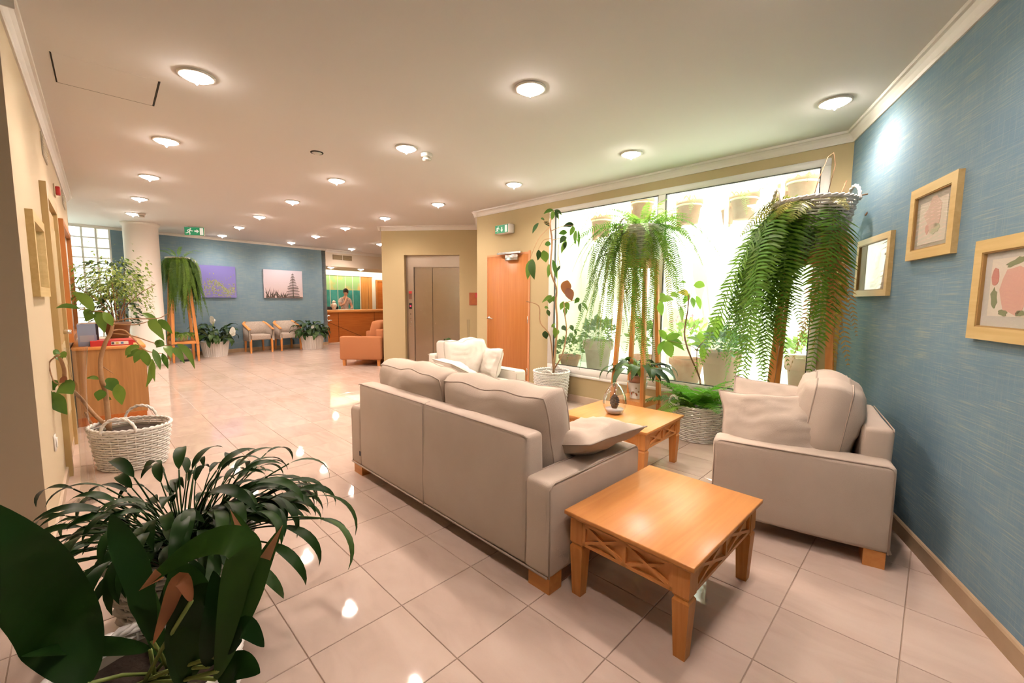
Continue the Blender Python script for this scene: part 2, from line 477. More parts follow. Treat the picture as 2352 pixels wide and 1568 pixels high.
WIN = (1.546, 4.697, .37, 2.60)
wall('wall_window', D0, K, M_KHAKI, holes=[WIN], ext=(0, .25), label='khaki wall around the big garden window')
wall('wall_right', K, R1, M_BLUE, ext=(.2, 0), label='blue grasscloth wall hung with three small gold frames')
wall('wall_back', R1, B1, M_CREAM, ext=(.2, .2), label='cream wall at the near end of the lobby')
wall('wall_back_left', B1, B2, M_CREAM, ext=(0, .2), label='short cream wall beside the near end')
wall('wall_left_return', B2, L0, M_STRIP, ext=(.0, 0), label='wall end with painted-in shade at the very edge beside the left wall')
wall('wall_left', L0, L1, M_CREAM, ext=(-.005, 0), label='cream wall with the noticeboard and inner door')
wall('wall_left_corridor', L1, L2, M_CREAM, ext=(-.01, 0), label='cream corridor wall turning off behind the noticeboard')
wall('wall_corridor_end', L2, F0, M_CREAM, ext=(.2, .2), label='cream wall closing the corridor')
GB0 = (FP - F0).length - 2.66 - 1.66; GB1 = (FP - F0).length - 2.66
GBZ = (.14, 2.74)
wall('wall_far', F0, F1, M_BLUE, holes=[(GB0, GB1, *GBZ)], label='far blue grasscloth wall with two canvas prints')
wall('wall_shaft', FE, E0, M_KHAKI, ext=(.1, 0), label='khaki side of the lift shaft behind the terracotta sofa')
EL = (.459, 1.573, 0, 2.225)
wall('wall_elevator', E0, E1, M_KHAKI, holes=[EL], th=.22, label='khaki wall holding the lift')
wall('wall_door_return', E1, D0, M_KHAKI, ext=(0, -.005), label='narrow return beside the wooden door')
# lift shaft closed behind the doors
o = MB().box((0, 0, 0), (1.95, .05, H)).build('wall_shaft_back', M_DARK, None, loc=(E0.x + .2, E0.y + .5, 0), rotz=-.113)
structure(o, 'dark wall inside the lift shaft', 'wall')

def slab(name, polys, z0, z1, m, label, cat):
    bm = bmesh.new()
    for P in polys:
        top = [bm.verts.new((p.x, p.y, z1)) for p in P]; bot = [bm.verts.new((p.x, p.y, z0)) for p in P]
        n = len(P)
        ft = bm.faces.new(top); fb = bm.faces.new(list(reversed(bot)))
        for i in range(n): bm.faces.new((top[i], top[(i + 1) % n], bot[(i + 1) % n], bot[i]))
    bmesh.ops.recalc_face_normals(bm, faces=bm.faces)
    bmesh.ops.triangulate(bm, faces=[f for f in bm.faces if len(f.verts) > 4])
    me = bpy.data.meshes.new(name); bm.to_mesh(me); bm.free(); me.materials.append(m)
    o = bpy.data.objects.new(name, me); COL.objects.link(o)
    return structure(o, label, cat)
RECP = [F1, F1 + 2.5 * FN, FE + 2.5 * FN, FE]
CEIL = slab('ceiling', [offset_poly(OUT, .05)], H, H + .1, M_CEIL, 'pale plaster ceiling dotted with downlights', 'ceiling')
FLOOR = slab('floor', [offset_poly(OUT, .15)], -.12, -.004, M_GROUT, 'polished cream marble tile floor laid diagonally', 'floor')

# --- floor tiles: each its own piece near the camera, the far ones as one field
TS = .40; TU = Vector((math.cos(-.78), math.sin(-.78))); TV = Vector((-TU.y, TU.x)); TO = Vector((-.7717, 2.637))
g = .0016; c = .0015
tb = MB()
a0, a1 = g, TS - g
tb.add([(a0, a0, -.012), (a1, a0, -.012), (a1, a1, -.012), (a0, a1, -.012), (a0, a0, -c), (a1, a0, -c), (a1, a1, -c), (a0, a1, -c),
        (a0 + c, a0 + c, 0), (a1 - c, a0 + c, 0), (a1 - c, a1 - c, 0), (a0 + c, a1 - c, 0)],
       [(0, 1, 5, 4), (1, 2, 6, 5), (2, 3, 7, 6), (3, 0, 4, 7), (4, 5, 9, 8), (5, 6, 10, 9), (6, 7, 11, 10), (7, 4, 8, 11), (8, 9, 10, 11)])
tile_me = tb.mesh('tile', M_TILE)
cells = []
OUTX = offset_poly(OUT, .12)
for i in range(-45, 30):
    for j in range(-30, 45):
        p = TO + TU * TS * i + TV * TS * j
        cs = [p, p + TU * TS, p + TU * TS + TV * TS, p + TV * TS]; ce = p + (TU + TV) * TS / 2
        if inside(ce, OUT) or any(inside(q, OUT) for q in cs):
            seen = any(q.y > .9 and abs(q.x) < q.y * 1.28 for q in cs)
            cells.append((0 if seen else 1, ce.length, p))
cells.sort(key=lambda t: (t[0], t[1]))
ang = math.atan2(TU.y, TU.x)
for k, (sn, d_, p) in enumerate(cells[:300]):
    inst(tile_me, 'tile', FLOOR, (p.x, p.y, 0), (0, 0, ang))
fb = MB()
for sn, d_, p in cells[300:]: fb.add(tb.v, tb.f, T(p.x, p.y, 0) @ RZ(ang))
o = fb.build('tile_field', M_TILE, FLOOR); o['kind'] = 'stuff'

# --- cornices and skirtings
CP = [(0, H - .085), (-.010, H - .085), (-.014, H - .066), (-.030, H - .040), (-.046, H - .024), (-.060, H - .020), (-.062, H), (0, H)]
run('trim_1', D0, K, CP, M_WHITE, 'white cornice above the garden window', 'cornice', (.06, .0))
run('trim_2', K, R1, CP, M_WHITE, 'white cornice along the blue picture wall', 'cornice', (.0, 0))
run('trim_3', L0, L1, CP, M_WHITE, 'white cornice along the noticeboard wall', 'cornice', (.06, .05))
run('trim_4', E0, E1, CP, M_WHITE, 'white cornice above the lift', 'cornice', (.06, .02))
run('trim_5', E1, D0, CP, M_WHITE, 'white cornice on the short return by the wooden door', 'cornice', (0, .06))
run('trim_6', F0, F1, [(y * .8, H - (H - z) * .62) for y, z in CP], M_WHITE, 'white cornice on the far blue wall', 'cornice', (0, .0))
run('trim_7', F1, FE, CP, M_WHITE, 'white cornice above the reception opening', 'cornice', (0, .0))
run('trim_8', FE, E0, CP, M_WHITE, 'white cornice on the shaft side', 'cornice', (0, .06))
run('trim_9', B2, L0, CP, M_WHITE, 'white cornice on the darkened wall end', 'cornice', (0, .06))
BP = lambda h, t=.014: [(0, 0), (-t, 0), (-t, h - .006), (-t + .006, h), (0, h)]
dv = (K - D0).normalized()
run('baseboard_window', D0 + dv * 1.26, K, BP(.09), M_SKIRT, 'pale marble skirting under the garden window', 'skirting')
run('baseboard_door', D0, D0 + dv * .20, BP(.09), M_SKIRT, 'short marble skirting left of the wooden door', 'skirting', (.014, 0))
run('baseboard_right', K, R1, [(0, 0), (-.016, 0), (-.016, .078), (-.010, .086), (0, .09)], M_SKIRT_D, 'brown stone skirting below the blue picture wall', 'skirting')
run('baseboard_left', L0, L1, BP(.08), M_SKIRT, 'marble skirting along the noticeboard wall', 'skirting', (.014, 0))
run('baseboard_left_return', B2, L0, BP(.08), M_SKIRT, 'marble skirting on the darkened wall end', 'skirting', (0, .014))
ed = (E1 - E0).normalized()
run('baseboard_elevator_a', E0, E0 + ed * .455, BP(.08), M_SKIRT, 'marble skirting left of the lift', 'skirting', (.014, 0))
run('baseboard_elevator_b', E0 + ed * 1.575, E1, BP(.08), M_SKIRT, 'marble skirting right of the lift', 'skirting')
run('baseboard_far', F0, F1, BP(.09), M_SKIRT_D, 'brown stone skirting of the far blue wall', 'skirting')
run('baseboard_shaft', FE, E0, BP(.08), M_SKIRT, 'marble skirting behind the terracotta sofa', 'skirting', (0, .014))

# --- round column
o = MB().lathe([(.30, 0), (.30, .085), (.285, .095), (.27, .10), (.27, H - .06), (.285, H - .055), (.30, H - .02), (.30, H)], 48).build('column', mat('column_plaster', (.84, .79, .72), .7), None, True, loc=(-7.25, 8.50, 0))
structure(o, 'round white column in front of the far blue wall', 'column')

# --- ceiling hatch and detectors
hp = [Vector((-2.702, 2.641)), Vector((-3.04, 2.997)), Vector((-2.688, 3.344)), Vector((-2.344, 2.98))]
hd = (hp[2] - hp[1]).normalized(); hn = (hp[0] - hp[1])
t = thing('ceiling_hatch', 'square access hatch in the ceiling near the noticeboard wall', 'hatch', (0, 0, 0))
MB().prism([tuple(p) for p in hp], H - .0012, H + .001).build('hatch_panel', M_CEIL, t)
for a, b, w in ((hp[0], hp[1], .004), (hp[2], hp[3], .006), (hp[1], hp[2], .0012)):
    dd = (b - a).normalized(); nn = Vector((-dd.y, dd.x)) * w
    MB().prism([tuple(a - nn), tuple(b - nn), tuple(b + nn), tuple(a + nn)], H - .002, H).build('gap', M_DARK, t)
for x, y, lab, k in ((-.851, 4.355, 'white domed smoke detector on the ceiling between two downlights', 0), (-6.354, 7.491, 'white round detector on the ceiling in front of the column', 0), (-1.922, 4.342, 'flat round ceiling sensor with a dark rim', 1)):
    t = thing('smoke_detector', lab, 'detector', (x, y, H))
    if k == 0:
        MB().lathe([(.055, 0), (.055, -.028), (.050, -.034)], 20).build('base', M_WHITE, t, True)
        MB().lathe([(.036, -.034), (.036, -.052)], 20).build('chamber', M_PASSE, t, True)
        MB().lathe([(.042, -.050), (.040, -.064), (.02, -.070)], 20).build('cap', M_WHITE, t, True)
    else:
        MB().lathe([(.06, 0), (.058, -.006)], 20).build('base', M_DARK, t, True)
        MB().lathe([(.048, -.006), (.03, -.014), (.012, -.022)], 20).build('cap', M_WHITE, t, True)

# --- downlights
ROWS = [[(-2.04, 2.9), (.11, 3.03), (2.28, 3.19)], [(-3.16, 4.05), (-1.01, 4.19), (1.14, 4.3)], [(-4.3, 5.22), (-2.13, 5.32), (.01, 5.43)],
        [(-5.4, 6.35), (-3.25, 6.47), (-1.12, 6.57)], [(-6.5, 7.49), (-4.44, 7.67), (-2.25, 7.7)], [(-5.52, 8.81), (-3.38, 8.81)],
        [(-6.65, 9.98), (-4.52, 10.0)], [(-5.67, 11.15), (-3.45, 11.32)], [(-4.61, 12.45)], [(1.15, 1.85)], [(.15, .65)]]  # last two entries are unseen lamps added to brighten the near end
ring_me = MB().lathe([(.078, 0), (.104, 0), (.104, -.008), (.096, -.012), (.082, -.010)], 28, cap0=False, cap1=False).mesh('ring', M_WHITE, True)
glass_me = MB().lathe([(.088, -.004), (.084, -.014), (.062, -.026), (.032, -.033), (.016, -.040), (.006, -.056), (.001, -.060)], 18).mesh('glass_dish', M_BULB, True)
NTH = ['nearest', 'second', 'third', 'fourth', 'fifth', 'sixth', 'seventh', 'eighth', 'ninth']
def downlight(x, y, z, label, watts, group='ceiling downlights'):
    t = thing('downlight', label, 'downlight', (x, y, z), 0, group)
    inst(ring_me, 'ring', t); inst(glass_me, 'glass_dish', t)
    ld = bpy.data.lights.new('downlight_lamp', 'SPOT'); ld.energy = watts; ld.color = LAMP_COL; ld.shadow_soft_size = .03
    ld.spot_size = R(164); ld.spot_blend = .9
    lo = bpy.data.objects.new('downlight_lamp', ld); COL.objects.link(lo); lo.location = (x, y, z - .065)
    return t
for ri, row in enumerate(ROWS):
    for ci, (x, y) in enumerate(row):
        if ri < 9:
            where = {3: ['left', 'middle', 'right'], 2: ['left', 'right'], 1: ['single']}[len(row)][ci]
            lab = f'round glass ceiling downlight, {where} one of the {NTH[ri]} row from the camera'
        else: lab = 'added glass ceiling downlight out of view above the square coffee table' if ri == 9 else 'added glass ceiling downlight out of view directly over the camera'
        downlight(x, y, H, lab, LAMP_W)

# ------------------------------------------------------------------ garden window and courtyard
def on_wall(p0, p1, s): 
    d = (p1 - p0).normalized(); return p0 + d * s
wang = math.atan2((K - D0).y, (K - D0).x)
win = thing('window_1', 'large white framed window looking on the potted garden', 'window', (D0.x, D0.y, 0), wang); structure(win)
s0, s1, z0, z1 = WIN
def bar(name, a, b, m=M_PVC): return rbox(name, a, b, m, win, r=.006, seg=1)
bar('frame_rail', (s0, -.012, z1 - .065), (s1, .06, z1)); bar('frame_rail', (s0, -.012, z0), (s1, .06, z0 + .10))
bar('frame_stile', (s0, -.011, z0 + .1), (s0 + .10, .06, z1 - .065)); bar('frame_stile', (s1 - .07, -.011, z0 + .1), (s1, .06, z1 - .065))
bar('mullion', (3.13, -.011, z0 + .1), (3.215, .06, z1 - .065))
for a, b in ((s0 + .10, 3.13), (3.215, s1 - .07)):
    gk = MB(); w = .007; zz0, zz1 = z0 + .10, z1 - .065
    gk.box((a, -.006, zz0), (b, .02, zz0 + w)); gk.box((a, -.006, zz1 - w), (b, .02, zz1)); gk.box((a, -.006, zz0), (a + w, .02, zz1)); gk.box((b - w, -.006, zz0), (b, .02, zz1))
    pn = MB().box((a, .012, zz0), (b, .018, zz1)).build('pane', M_PANE, win)
    gk.build('gasket', M_GASKET, pn)
bar('window_sill', (s0 - .02, -.03, z0 - .03), (s1 + .02, .02, z0 + .005))

# courtyard: ground, walls (inside faces lit by the sun)
M_YARD = mat('sunlit_white_render', (.84, .86, .80), .9, spec=.1)
M_YARDL = mat('pale_yellow_render', (.74, .75, .52), .9, spec=.1)
M_YARDF = mat('pale_green_paving', (.60, .68, .58), .8)
def yard(name, a, b, m, label, cat='wall'):
    o = MB().box(a, b).build(name, m, None, loc=(D0.x, D0.y, 0), rotz=wang); return structure(o, label, cat)
yard('courtyard_ground', (.9, .2, .2), (5.6, 1.4, .335), M_YARDF, 'pale green paving of the little courtyard', 'ground')
yard('courtyard_wall', (.9, 1.25, .335), (5.6, 1.45, 4.2), M_YARD, 'sunlit white courtyard wall behind the hanging pots')
yard('courtyard_wall_left', (1.0, .2, .335), (1.2, 1.25, 3.6), M_YARDL, 'pale yellow end wall of the courtyard')
yard('courtyard_wall_right', (5.3, .2, .335), (5.5, 1.25, 4.2), M_YARD, 'white end wall of the courtyard by the picture wall')
yard('courtyard_parapet', (-.2, .2, H + .1), (5.6, .25, H + .35), M_YARD, 'parapet above the garden window')

# ------------------------------------------------------------------ doors on the window wall
door = thing('door_1', 'orange wooden door with closer and lever beside the lift', 'door', (D0.x, D0.y, 0), wang); structure(door)
ds0, ds1 = .26, 1.196
rbox('leaf', (ds0 + .012, -.012, .01), (ds1 - .032, .0, 2.03), M_DOORW, door, r=.003, seg=1)
fr = MB(); fr.box((ds1 - .03, -.014, 0), (ds1, .0, 2.075)); fr.box((ds0, -.010, 2.032), (ds1 - .03, 0, 2.06)); fr.box((ds0, -.010, 0), (ds0 + .010, 0, 2.032))
fr.build('door_frame', mat('door_frame_wood', (.66, .30, .14), .4), door)
lv = MB().lathe([(.025, 0), (.025, .012), (.012, .014), (.012, .05)], 16, T(ds0 + .065, -.012, 1.07) @ RX(math.pi / 2))
lv.tube([(ds0 + .065, -.058, 1.07), (ds0 + .10, -.062, 1.07), (ds0 + .19, -.06, 1.062)], .0095, 8)
lv.build('lever', M_CHROME, door, True)
cl = MB().box((ds0 + .30, -.075, 2.045), (ds0 + .80, -.03, 2.075)); cl.build('closer_arm', M_CHROME, door)
rbox('closer_body', (ds0 + .46, -.06, 1.95), (ds0 + .72, -.012, 2.035), M_CHROME, door, r=.008, seg=2)
for z in (.25, 1.02, 1.75): MB().lathe([(.008, 0), (.008, .10)], 8, T(ds1 - .03, -.018, z)).build('hinge', M_CHROME, door, True)

# ------------------------------------------------------------------ lift
eang = math.atan2(ed.y, ed.x)
lift = thing('door_2', 'brushed steel lift doors in a steel frame', 'lift', (E0.x, E0.y, 0), eang); structure(lift)
a, b, _, zt = EL
fm = MB(); fm.box((a, .10, 1.995), (b, .16, zt)); fm.box((a, .10, 0), (a + .155, .16, 1.995)); fm.box((b - .02, .10, 0), (b, .16, 1.995))
fm.build('frame', M_STEEL_D, lift)
MB().box((a + .155, .135, .0), (.985, .16, 1.995)).build('door_leaf', M_STEEL, lift)
MB().box((.988, .150, .0), (1.43, .17, 1.995)).build('door_leaf', M_STEEL, lift)
MB().box((1.43, .128, .0), (b - .02, .155, 1.995)).build('side_panel', M_STEEL, lift)
MB().box((a + .05, .094, 1.36), (a + .115, .10, 1.52)).build('notice_plate', mat('notice_plate_dark', (.16, .08, .05), .4), lift)
MB().box((a + .05, .0925, 1.47), (a + .115, .094, 1.52)).build('red_label', M_RED, lift)
dp = MB().box((a + .055, .09, 1.16), (a + .11, .10, 1.28)).build('display', M_BLACK, lift)
MB().lathe([(.014, 0), (.012, .004)], 12, T(a + .085, .09, 1.22) @ RX(math.pi / 2)).build('red_lamp', mat('red_led', (.6, 0, .02), .4, emit=(1, .02, .06), estr=4), dp)
for z in (1.06, .97, .90, .83):
    MB().lathe([(.014, 0), (.013, .005)], 14, T(a + .083, .10, z) @ RX(math.pi / 2)).build('button', M_STEEL, lift, True)
t = thing('wall_print', 'small red and orange print on the wall right of the lift', 'picture', (E0.x, E0.y, 0), eang)
MB().box((1.770, -.012, 1.25), (1.945, 0, 1.495)).build('board', mat('print_orange', (.40, .12, .03), .6, var=(9, (.3, .07, .03), .8)), t)
MB().box((1.89, -.014, 1.40), (1.943, -.012, 1.49)).build('print_patch', mat('print_red', (.5, .05, .06), .6), t)

# ------------------------------------------------------------------ exit signs
def running_man(mb, x, z, s, M):
    def q(pts): mb.prism([(x + px * s, z + pz * s) for px, pz in pts], 0, .002, M)
    q([(.62 + .09 * math.cos(k * math.pi / 5), .86 + .09 * math.sin(k * math.pi / 5)) for k in range(10)])
    q([(.36, .40), (.52, .36), (.66, .70), (.48, .76)])                 # trunk
    q([(.36, .44), (.30, .22), (.0, .16), (.0, .26), (.22, .30), (.28, .46)])   # rear leg
    q([(.44, .40), (.60, .26), (.56, .0), (.46, .0), (.49, .22), (.36, .34)])   # front leg
    q([(.62, .72), (.80, .56), (.97, .60), (.96, .51), (.78, .47), (.58, .62)]) # front arm
    q([(.50, .76), (.28, .72), (.16, .52), (.23, .48), (.34, .64), (.50, .66)]) # rear arm
SGN = Matrix(((1, 0, 0, 0), (0, 0, -1, 0), (0, 1, 0, 0), (0, 0, 0, 1)))           # drawing plane -> upright, facing -y
t = thing('exit_sign', 'green emergency exit sign box on the wall above the wooden door', 'sign', (D0.x, D0.y, 0), wang)
rbox('housing', (.545, -.10, 2.355), (.86, 0, 2.485), M_WHITE, t, r=.006, seg=1)
face = MB().box((.55, -.104, 2.362), (.825, -.10, 2.48)).build('sign_face', M_GREEN, t)
pm = MB(); running_man(pm, .56, 2.375, .095, T(0, -.104, 0) @ SGN)
pm.prism([(.685, 2.45), (.705, 2.45), (.705, 2.41), (.72, 2.41), (.695, 2.375), (.67, 2.41), (.685, 2.41)], 0, .002, T(0, -.104, 0) @ SGN)
pm.box((.765, -.106, 2.37), (.812, -.104, 2.472))
pm.build('pictogram', M_SIGNWHITE, face)
t = thing('exit_sign', 'green exit sign with arrow hanging from the ceiling beside the column', 'sign', (-6.56, 8.73, 0), math.atan2(.09, .31))
rbox('housing', (-.01, 0, 2.60), (.335, .045, 2.765), M_WHITE, t, r=.006, seg=1)
face = MB().box((-.006, -.004, 2.604), (.331, 0, 2.76)).build('sign_face', M_GREEN, t)
pm = MB(); running_man(pm, .015, 2.615, .135, T(0, -.004, 0) @ SGN)
pm.prism([(.165, 2.70), (.205, 2.70), (.205, 2.725), (.245, 2.685), (.205, 2.645), (.205, 2.67), (.165, 2.67)], 0, .002, T(0, -.004, 0) @ SGN)
pm.box((.258, -.006, 2.615), (.318, -.004, 2.75)); pm.build('pictogram', M_SIGNWHITE, face)
for x in (.05, .27): MB().tube([(x, .02, 2.76), (x, .02, H)], .006, 6).build('hanger', M_WHITE, t)

# ------------------------------------------------------------------ glass block window in the far wall
fang = math.atan2(FD.y, FD.x)
gw = thing('window_2', 'glass block window beside the far blue wall', 'window', (F0.x, F0.y, 0), fang); structure(gw)
M_GBLOCK = bpy.data.materials.new('glass_block'); nt, N, Lk, pb = nodes_of(M_GBLOCK)
pb.inputs['Base Color'].default_value = (.95, .97, .95, 1); pb.inputs['Roughness'].default_value = .08
tr_ = N.new('ShaderNodeBsdfTransparent'); tr_.inputs['Color'].default_value = (.9, .93, .9, 1)
tl_ = N.new('ShaderNodeBsdfTranslucent'); tl_.inputs['Color'].default_value = (.95, .97, .95, 1)
m1 = N.new('ShaderNodeMixShader'); m1.inputs['Fac'].default_value = .25; Lk.new(tr_.outputs[0], m1.inputs[1]); Lk.new(tl_.outputs[0], m1.inputs[2])
gl_ = N.new('ShaderNodeBsdfGlossy'); gl_.inputs['Roughness'].default_value = .05
fr_ = N.new('ShaderNodeFresnel'); m2 = N.new('ShaderNodeMixShader')
ge_ = N.new('ShaderNodeNewGeometry'); iv_ = N.new('ShaderNodeMath'); iv_.operation = 'SUBTRACT'; iv_.inputs[0].default_value = 1.0; Lk.new(ge_.outputs['Backfacing'], iv_.inputs[1])
mm_ = N.new('ShaderNodeMath'); mm_.operation = 'MULTIPLY'; Lk.new(fr_.outputs[0], mm_.inputs[0]); Lk.new(iv_.outputs[0], mm_.inputs[1]); Lk.new(mm_.outputs[0], m2.inputs['Fac']); Lk.new(m1.outputs[0], m2.inputs[1]); Lk.new(gl_.outputs[0], m2.inputs[2])
nz = N.new('ShaderNodeTexNoise'); nz.inputs['Scale'].default_value = 14; bp_ = N.new('ShaderNodeBump'); bp_.inputs['Strength'].default_value = .5; bp_.inputs['Distance'].default_value = .01
tcx = N.new('ShaderNodeTexCoord'); Lk.new(tcx.outputs['Object'], nz.inputs['Vector']); Lk.new(nz.outputs['Fac'], bp_.inputs['Height']); Lk.new(bp_.outputs['Normal'], gl_.inputs['Normal'])
Lk.new(m2.outputs[0], N['Material Output'].inputs['Surface'])
pit = .2065; bs = .178
bme = MB(); bme.box((0, 0, 0), (bs, .004, bs)); bme.box((.008, -.006, .008), (bs - .008, 0, bs - .008)); blk = bme.mesh('glass_block', M_GBLOCK)
ncol = int((GB1 - GB0) / pit); nrow = 13; pz = (GBZ[1] - GBZ[0]) / nrow
jm = MB()
for i in range(ncol + 1):
    x = GB1 - i * pit; jm.box((x - .028, 0, GBZ[0]), (x, .09, GBZ[1]))
for j in range(nrow + 1):
    z = GBZ[0] + j * pz; jm.box((GB0, .002, z - .011), (GB1, .088, z + .011))
jm.box((GB0, 0, GBZ[0]), (GB1 - ncol * pit - .02, .09, GBZ[1]))
jm.build('mortar_grid', mat('white_mortar', (.85, .84, .80), .7), gw)
for i in range(ncol):
    for j in range(nrow):
        inst(blk, 'glass_block', gw, (GB1 - (i + 1) * pit, .04, GBZ[0] + j * pz + .011), sc=(1, 1, (pz - .022) / bs))
o = MB().box((GB1 - .36, .9, 0), (GB1 + 1.2, 1.0, 3.2)).build('neighbour_wall', mat('brown_render', (.26, .16, .085), .9, bump=(14, .6), var=(9, (.36, .24, .14), .7)), None, loc=(F0.x, F0.y, 0), rotz=fang)
structure(o, 'brown outside wall seen through the glass blocks', 'wall')
o = MB().box((GB0 - 2.5, .21, -.1), (GB1 + 2, 4.5, 0)).build('outside_ground', mat('pale_paving', (.62, .58, .52), .9), None, loc=(F0.x, F0.y, 0), rotz=fang)
structure(o, 'pale paving outside the glass blocks', 'ground')

# ------------------------------------------------------------------ reception
def rec(s, off, z=0): 
    p = F1 + FD * s + FN * off; return Vector((p.x, p.y, z))
ra = fang
def rbx(name, a, b, m, label=None, cat='wall', kind='structure'):
    o = MB().box(a, b).build(name, m, None, loc=(F1.x, F1.y, 0), rotz=ra)
    if kind: o['kind'] = kind
    if label: o['label'] = label; o['category'] = cat
    return o
M_FASCIA = mat('reception_plaster', (.78, .68, .56), .75, spec=.2)
rbx('wall_reception_fascia', (0, 0, 2.30), (4.6, .12, H + .12), M_FASCIA, 'plaster bulkhead above the reception opening')
rbx('ceiling_reception_soffit', (.0, .12, 2.30), (4.6, 1.55, 2.36), M_FASCIA, 'lowered soffit over the reception desk', 'ceiling')
rbx('ceiling_reception', (0, .12, 2.72), (4.6, 2.6, 2.8), M_WHITE, 'raised ceiling with the cove light', 'ceiling')
rbx('wall_reception_side', (-.12, .0, 0), (0, 2.6, 2.8), M_FASCIA, 'side wall of the reception behind the blue wall')
rbx('wall_reception_back', (-.1, 2.35, 0), (4.7, 2.5, 2.8), mat('reception_white', (.82, .78, .68), .8), 'back wall of the reception above the painted panels')
rbx('wall_reception_end', (4.6, 0, 0), (4.72, 2.5, 2.8), M_FASCIA, 'far end wall of the reception')
rbx('floor_reception', (0, 0, -.12), (4.6, 2.5, 0), M_SKIRT, 'marble floor behind the reception desk', 'floor')
lt = rbx('cove_light', (.05, 1.62, 2.62), (4.5, 1.66, 2.66), mat('cove_glow', (1, 1, 1), .5, emit=(1.0, .90, .70), estr=9), 'long cove light strip over the reception wall', 'light strip', None)
ld = bpy.data.lights.new('cove_lamp', 'AREA'); ld.shape = 'RECTANGLE'; ld.size = 4.4; ld.size_y = .08; ld.energy = 40; ld.color = (1.0, .86, .66)
lo = bpy.data.objects.new('cove_lamp', ld); COL.objects.link(lo)
lo.matrix_world = T(*rec(2.3, 1.72, 2.55)) @ RZ(ra) @ RX(R(55))
# painted panels
PM = bpy.data.materials.new('painted_panel'); nt, N, Lk, pb = nodes_of(PM)
tcx = N.new('ShaderNodeTexCoord'); sp = N.new('ShaderNodeSeparateXYZ'); Lk.new(tcx.outputs['Object'], sp.inputs[0])
nz = N.new('ShaderNodeTexNoise'); nz.inputs['Scale'].default_value = 2.3; nz.inputs['Detail'].default_value = 3; Lk.new(tcx.outputs['Object'], nz.inputs['Vector'])
rp1 = N.new('ShaderNodeValToRGB'); rp1.color_ramp.elements[0].position = .45; rp1.color_ramp.elements[0].color = (.30, .52, .22, 1); rp1.color_ramp.elements[1].position = .62; rp1.color_ramp.elements[1].color = (.72, .42, .13, 1)
rp2 = N.new('ShaderNodeValToRGB'); rp2.color_ramp.elements[0].position = .35; rp2.color_ramp.elements[0].color = (.02, .20, .17, 1); rp2.color_ramp.elements[1].position = .7; rp2.color_ramp.elements[1].color = (.06, .36, .33, 1)
Lk.new(nz.outputs['Fac'], rp1.inputs['Fac']); Lk.new(nz.outputs['Fac'], rp2.inputs['Fac'])
st = N.new('ShaderNodeMath'); st.operation = 'GREATER_THAN'; st.inputs[1].default_value = 1.66; Lk.new(sp.outputs['Z'], st.inputs[0])
mxp = N.new('ShaderNodeMix'); mxp.data_type = 'RGBA'; Lk.new(st.outputs[0], mxp.inputs['Factor']); Lk.new(rp2.outputs['Color'], mxp.inputs['A']); Lk.new(rp1.outputs['Color'], mxp.inputs['B'])
Lk.new(mxp.outputs['Result'], pb.inputs['Base Color']); pb.inputs['Roughness'].default_value = .6
pw = thing('panelled_screen', 'green and teal painted panels on the wall behind the reception desk', 'wall panel', (F1.x, F1.y, 0), ra)
cuts = [.52, .81, 1.10, 1.37, 1.66, 1.95, 2.24, 2.54]
for s_, e_ in zip(cuts[:-1], cuts[1:]): MB().box((s_ + .008, 2.325, .1), (e_ - .008, 2.348, 2.17)).build('panel', PM, pw)
M_PANELW = wood('orange_panel_wood', (.52, .21, .05), (.64, .30, .09), 2, .4)
for s_, e_ in ((2.58, 2.88), (2.89, 3.05)): MB().box((s_ + .004, 2.325, .1), (e_ - .004, 2.348, 2.17)).build('panel', M_PANELW, pw)
for s_ in cuts + [2.56]: MB().box((s_ - .009, 2.318, .1), (s_ + .009, 2.348, 2.17)).build('batten', M_WICKER_Y, pw)
MB().box((.4, 2.30, 2.17), (3.08, 2.348, 2.215)).build('top_rail', M_WICKER_Y, pw)
d3 = thing('door_3', 'brown door frame at the end of the reception wall', 'door', (F1.x, F1.y, 0), ra); structure(d3)
m_ = MB(); m_.box((3.22, 2.31, 0), (3.28, 2.348, 2.02)); m_.box((4.1, 2.31, 0), (4.16, 2.348, 2.02)); m_.box((3.22, 2.31, 2.02), (4.16, 2.348, 2.08)); m_.build('door_frame', M_DOORW, d3)
MB().box((3.28, 2.335, 0), (4.1, 2.348, 2.02)).build('leaf', M_COUNTER, d3)
# desk
dk = thing('reception_desk', 'cherry wood reception desk with a thick top', 'reception desk', (F1.x, F1.y, 0), ra)
MB().box((.06, .50, 0), (4.2, .60, .93)).build('front_panel', M_COUNTER, dk)
rbox('desk_top', (.02, .44, .93), (4.25, 1.05, 1.0), M_ORANGE, dk, r=.008, seg=2)
MB().box((.1, 1.0, .68), (4.2, 1.27, .72)).build('work_shelf', M_COUNTER, dk)
for x in (.62, 1.9, 3.1): MB().box((x - .004, .495, .02), (x + .004, .50, .92)).build('panel_joint', M_DARK, dk)
MB().box((.10, .492, -.004), (1.55, .50, .004), T(.1, 0, .72) @ RY(R(24))  @ T(-.1, 0, 0)).build('panel_line', M_DARK, dk)
mc = MB().tube([(.30 + .055 * math.cos(k), .490, .76 + .085 * math.sin(k)) for k in [R(50 + 16.5 * i) for i in range(17)]], .014, 6); mc.tube([(.33, .490, .70), (.40, .490, .69)], .008, 6)
mc.build('letter_c', M_SIGNWHITE, dk, True)
t = thing('air_grille', 'pair of brown air grilles in the bulkhead above reception', 'vent', (F1.x, F1.y, 0), ra)
